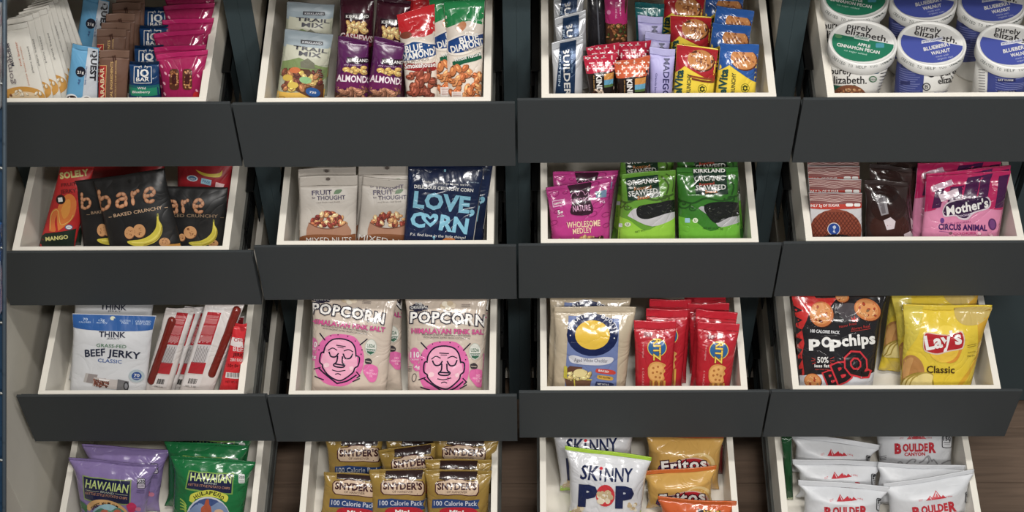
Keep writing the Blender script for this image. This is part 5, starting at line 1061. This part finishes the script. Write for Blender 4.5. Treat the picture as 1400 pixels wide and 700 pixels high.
hb['picture'] = cat(E(994, 452, 108, 112, (196, 200, 206)), E(994, 452, 100, 104, (60, 80, 130)), Pc([(900, 410), (950, 372), (1000, 390), (1050, 366), (1090, 410), (1090, 470), (900, 470)], (120, 140, 176)), Pc([(966, 470), (960, 400), (976, 380), (984, 356), (998, 354), (1000, 376), (1010, 400), (1010, 470)], (170, 80, 50)), E(1046, 412, 22, 12, (206, 170, 140)), *[Cu([(862, 350+i*16), (880, 366+i*12), (890, 384+i*12)], 6, (150, 180, 70)) for i in range(4)], R(1140, 232, 1170, 276, (220, 222, 220), 6), T('220', 1142, 252, 1168, 254, 12, (30, 60, 40)), *[Ln([(1144, 260+i*5), (1166, 262+i*5)], 1.6, (90, 110, 90)) for i in range(3)], *[Ln([(1136, 290+i*7), (1170, 292+i*7)], 1.6, (14, 80, 44)) for i in range(4)])
# the banner names must sit over the picture
hb = {k: hb[k] for k in ('picture', 'panel', 'ribbon', 'lettering')}
hg = bag('kettle_chip_bag', 'front right green kettle chip bag with yellow arched ribbon', 'chip bag', 'green kettle chip bags', dr,
    [(812, 150), (1220, 182), (1180, 440), (806, 430)], .050, 22, .020, GR, hb, 'film', st=.03, wr=.0024, seed=92, pinch=.10)
again(hg, (972, 106), 'green kettle chip bag behind the front one', rot=-1)
again(hg, (1020, 26), 'rearmost green kettle chip bag, in the shade', rot=1)
# ------------------------------------------------------------ row 4, unit 2: pretzels
frame(380, 580, 4.1176); dr = (4, 2)
GD = (154, 124, 52)
def pret(x, y, sk=0.0):
    m = lambda u, v: (x+u, y+v+u*sk)
    sh = [m(0, 66), m(14, 50), m(60, 44), m(80, 34), m(150, 34), m(175, 46), m(236, 50), m(248, 70), m(248, 110), m(236, 132), m(150, 128), m(60, 130), m(14, 126), m(0, 110)]
    cx_, cy_ = m(124, 84)
    inn = [(cx_+(a-cx_)*.955, cy_+(b_-cy_)*.90) for a, b_ in sh]
    return {'top_patch': P([m(28, -30), m(240, -30), m(232, 38), m(24, 38)], (48, 30, 28)),
            'logo': cat(P(sh, (70, 24, 34)), P(inn, (206, 178, 150)), T("SNYDER'S", *m(16, 96), *m(232, 98), 36, (62, 26, 30), b=.045), T('OF HANOVER', *m(66, 116), *m(182, 118), 13, (62, 40, 34), b=.0)),
            'ribbon': cat(P([m(-14, 152), m(60, 148), m(150, 156), m(252, 152), m(238, 180), m(250, 204), m(150, 206), m(60, 196), m(-18, 200)], (36, 66, 120)), T('100 Calorie Pack', *m(-6, 186), *m(236, 188), 26, (206, 212, 222), b=.01)),
            'band': cat(Pc([m(16, 240), m(40, 204), m(120, 196), m(220, 204), m(232, 250), m(16, 260)], (186, 26, 44)), T('Mini', *m(84, 238), *m(160, 238), 26, WH, b=.05))}
s1 = bag('pretzel_bag', 'front middle gold pretzel bag with a navy calorie ribbon', 'snack bag', 'gold pretzel bags', dr,
    [(512, 262), (842, 252), (836, 520), (520, 520)], .056, 22, .014, GD, pret(578, 266), 'film', st=.05, wr=.0022, seed=93, pinch=.05)
s2 = bag('pretzel_bag', 'front right gold pretzel bag with a crinkled clear top', 'snack bag', 'gold pretzel bags', dr,
    [(824, 262), (1204, 262), (1190, 520), (836, 520)], .050, 22, .014, GD, pret(884, 268), 'film', st=.05, wr=.0022, seed=94, pinch=.05)
s3 = bag('pretzel_bag', 'front left gold pretzel bag, tilted, partly behind the middle one', 'snack bag', 'gold pretzel bags', dr,
    [(270, 268), (600, 290), (590, 520), (246, 520)], .062, 22, .012, GD, pret(318, 262, .07), 'film', st=.05, wr=.0022, seed=95, pinch=.05)
again(s1, (428, 62), 'gold pretzel bag second from the front at the left', rot=-1)
again(s1, (724, 118), 'gold pretzel bag tilted behind the front middle one', rot=-7)
again(s1, (770, 62), 'rearmost gold pretzel bag in the middle row', rot=2)
again(s2, (1016, 192), 'gold pretzel bag just behind the front right one', rot=0)
again(s2, (1046, 60), 'rearmost gold pretzel bag at the right', rot=3)

# ------------------------------------------------------------ row 4, unit 3: popcorn, corn chips, puffs
frame(700, 580, 3.8889); dr = (4, 3)
LM = (168, 206, 44); GW = (214, 214, 218)
def pcorn(x, y, s, sd):
    r9 = random.Random(sd); return flat(cat(*[E(x+r9.uniform(-s, s), y+r9.uniform(-s, s)*.8, s*.5, s*.42, r9.choice([(222, 208, 180), (236, 228, 208), (196, 172, 132)]), r9.uniform(0, 90), 9) for i in range(10)]))
sk = bag('popcorn_bag', 'front white popcorn bag with a lime green top strip, tilted', 'popcorn bag', 'white and lime popcorn bags', dr,
    [(282, 124), (744, 186), (700, 500), (298, 490)], .052, 22, .024, GW, {
    'base_band': P([(280, 455), (760, 462), (760, 560), (280, 560)], LM),
    'picture': cat(pcorn(350, 452, 26, 3), pcorn(640, 440, 20, 4)),
    'lettering': cat(T('SK', 362, 288, 452, 298, 74, NAVY, b=.02, it=.05), P([(464, 297), (475, 298), (477, 246), (466, 245)], NAVY), E(474, 234, 9, 9, (214, 30, 50)), T('NNY', 492, 302, 636, 304, 70, NAVY, b=.02, it=.05)),
    'logo': cat(E(496, 378, 50, 58, (206, 44, 54)), T('P', 362, 426, 438, 430, 100, NAVY, b=.07), T('P', 560, 436, 634, 438, 100, NAVY, b=.07), pcorn(492, 382, 34, 5), pcorn(500, 372, 20, 6))},
    'film', st=.05, wr=.0024, seed=96, seal=LM, pinch=.08)
again(sk, (424, -36), 'white and lime popcorn bag behind the front one', rot=-6)
FT = (206, 160, 76)
def frit(x, y, sk_):
    m = lambda u, v: (x+u, y+v+u*sk_)
    sc = lambda pts: [m(*p_) for p_ in pts]
    return {'swoosh': cat(E(*m(230, 40), 78, 62, (226, 196, 130)), E(*m(222, 44), 66, 54, FT)),
            'logo': cat(Pc(sc([(0, 70), (20, 36), (90, 24), (150, 6), (210, 2), (262, 20), (284, 50), (270, 74), (180, 80), (90, 72), (30, 84)]), (206, 170, 150)), Pc(sc([(6, 68), (24, 40), (92, 28), (150, 12), (208, 8), (256, 24), (274, 50), (262, 68), (180, 74), (90, 66), (30, 76)]), (176, 24, 40)), Pc(sc([(0, 70), (20, 38), (110, 26), (120, 36), (80, 72), (40, 90)]), (30, 40, 90)), OT('Fritos', *m(28, 79), *m(262, 57), 56, (236, 232, 226), (60, 16, 30), b=.03, ob=.09)),
            'base_band': P(sc([(-120, 190), (320, 190), (320, 300), (-120, 300)]), (176, 70, 30))}
fr = bag('corn_chip_bag', 'middle golden corn chip bag with a red and navy name badge', 'chip bag', 'golden corn chip bags', dr,
    [(700, 258), (1090, 226), (1060, 520), (720, 520)], .084, 22, .022, FT, frit(764, 348, .0), 'film', st=.10, wr=.0024, seed=97, seal=(206, 104, 34), pinch=.08)
fr2 = bag('corn_chip_bag', 'rear golden corn chip bag with a dark orange top strip', 'chip bag', 'golden corn chip bags', dr,
    [(716, 50), (1130, 62), (1100, 400), (716, 400)], .120, 22, .022, FT, frit(772, 172, .0), 'film', st=.07, wr=.0024, seed=98, seal=(176, 84, 34), pinch=.06)
bag('cheese_puff_bag', 'orange cheese snack bag in front of the golden ones, only its top in view', 'chip bag', None, dr,
    [(776, 396), (1196, 424), (1180, 640), (790, 640)], .032, 4, .014, (206, 92, 34), {'logo': cat(Pc([(990, 468), (1020, 452), (1100, 448), (1110, 470), (1100, 520), (990, 520)], (40, 34, 40)), T('Chee', 1020, 480, 1100, 474, 30, (226, 180, 60), b=.04)), 'lettering': Ln([(1080, 462), (1106, 456)], 5, (180, 200, 60))}, 'film', st=.09, wr=.0024, seed=99, seal=(216, 100, 34), pinch=.08)
bag('snack_bag', 'dark red bag standing far back against the right drawer side', 'snack bag', None, dr,
    [(1088, 110), (1122, 110), (1122, 520), (1092, 520)], .150, 16, .006, (110, 24, 26), None, 'film', st=.04, seed=100)

# ------------------------------------------------------------ row 4, unit 4: white canyon crisps
frame(1040, 580, 3.8889); dr = (4, 4)
GB_ = (208, 210, 214)
def canyon(x, y, sk_, s=1.0, grey=False, cal=(246, -20)):
    m = lambda u, v: (x+u*s, y+v*s+u*s*sk_)
    pk = lambda pts: P([m(*p_) for p_ in pts], (190, 34, 50))
    o = {'logo': cat(pk([(62, -26), (84, -46), (104, -26)]), pk([(84, -26), (116, -62), (150, -26)]), pk([(134, -26), (148, -44), (168, -26)]), Ln([m(116, -54), m(108, -40)], 4, GB_), Ln([m(118, -54), m(128, -38)], 3, GB_), Ln([m(84, -40), m(90, -30)], 3, GB_), T('EST', *m(28, -28), *m(48, -28), 8, (206, 90, 100), b=0), T('1994', *m(168, -28), *m(196, -27), 8, (206, 90, 100), b=0)),
         'lettering': cat(T('B', *m(2, 48), *m(32, 48), 50, (190, 34, 50), b=.05), T('OULDE', *m(44, 38), *m(174, 38), 38, (190, 34, 50), b=.05), T('R', *m(184, 46), *m(214, 46), 50, (190, 34, 50), b=.05), T('CANYON', *m(52, 62), *m(160, 62), 17, (190, 34, 50), b=.04)),
         'mountain_line': cat(*[Cu([m(*p_) for p_ in pts], 7, (150, 150, 154)) for pts in ([(16, 96), (30, 92), (40, 100)], [(60, 104), (88, 82), (110, 84), (104, 96)], [(130, 100), (150, 90), (178, 64), (196, 92), (206, 84), (226, 108)], [(250, 106), (284, 92), (306, 90)], [(176, 70), (182, 92), (172, 104)])]),
         'calorie_badge': cat(R(*m(cal[0], cal[1]), *m(cal[0]+54, cal[1]+66), (40, 40, 44), 9), R(*m(cal[0]+4, cal[1]+4), *m(cal[0]+50, cal[1]+62), GB_, 7), T('150', *m(cal[0]+8, cal[1]+26), *m(cal[0]+46, cal[1]+26), 20, (36, 36, 40), b=.04), Ln([m(cal[0]+10, cal[1]+36), m(cal[0]+44, cal[1]+36)], 4, (90, 90, 94)), Ln([m(cal[0]+14, cal[1]+46), m(cal[0]+42, cal[1]+46)], 2, (120, 120, 124)), *[Ln([m(-90, 60+i*9), m(-46, 58+i*9)], 2.6, (60, 60, 64)) for i in range(3)])}
    return o
bd = bag('chip_bag', 'front left white canyon crisp bag with ridged top seal', 'chip bag', 'white canyon crisp bags', dr,
    [(202, 302), (690, 340), (650, 560), (206, 560)], .052, 22, .024, GB_, canyon(340, 440, -.02, 1.05, cal=(262, -44)), 'soft', st=.12, wr=.0022, seed=111, pinch=.14)
be = bag('chip_bag', 'front right white canyon crisp bag, its top seal rising to the right', 'chip bag', 'white canyon crisp bags', dr,
    [(646, 326), (1130, 250), (1096, 560), (660, 560)], .052, 22, .024, GB_, canyon(802, 440, -.14, 1.05, cal=(262, -44)), 'soft', st=.09, wr=.0022, seed=112, pinch=.10)
again(bd, (416, 172), 'middle left white canyon crisp bag, half hidden', rot=-3)
again(bd, (400, 80), 'rear left white canyon crisp bag, crumpled, no lettering in view', rot=4)
again(be, (888, 206), 'middle right white canyon crisp bag behind the tilted front one', rot=13)
bag('chip_bag', 'rear right white canyon crisp bag with its red name in full view', 'chip bag', 'white canyon crisp bags', dr,
    [(600, -20), (1040, -20), (1016, 330), (640, 330)], .158, 20, .020, GB_, canyon(714, 104, -.02, 1.0, cal=(250, -42)), 'soft', st=.05, wr=.0018, seed=113, pinch=.05)
bag('chip_bag', 'green bag standing behind the white crisp bags at the drawer\'s left side', 'chip bag', None, dr,
    [(116, 60), (172, 60), (182, 520), (146, 520)], .100, 22, .005, (14, 66, 32), {'band': P([(100, 410), (220, 410), (220, 560), (100, 560)], (96, 150, 40)), 'lettering': T('chips', 148, 400, 186, 392, 14, (190, 200, 160))}, 'film', st=.03, wr=.002, seed=114)
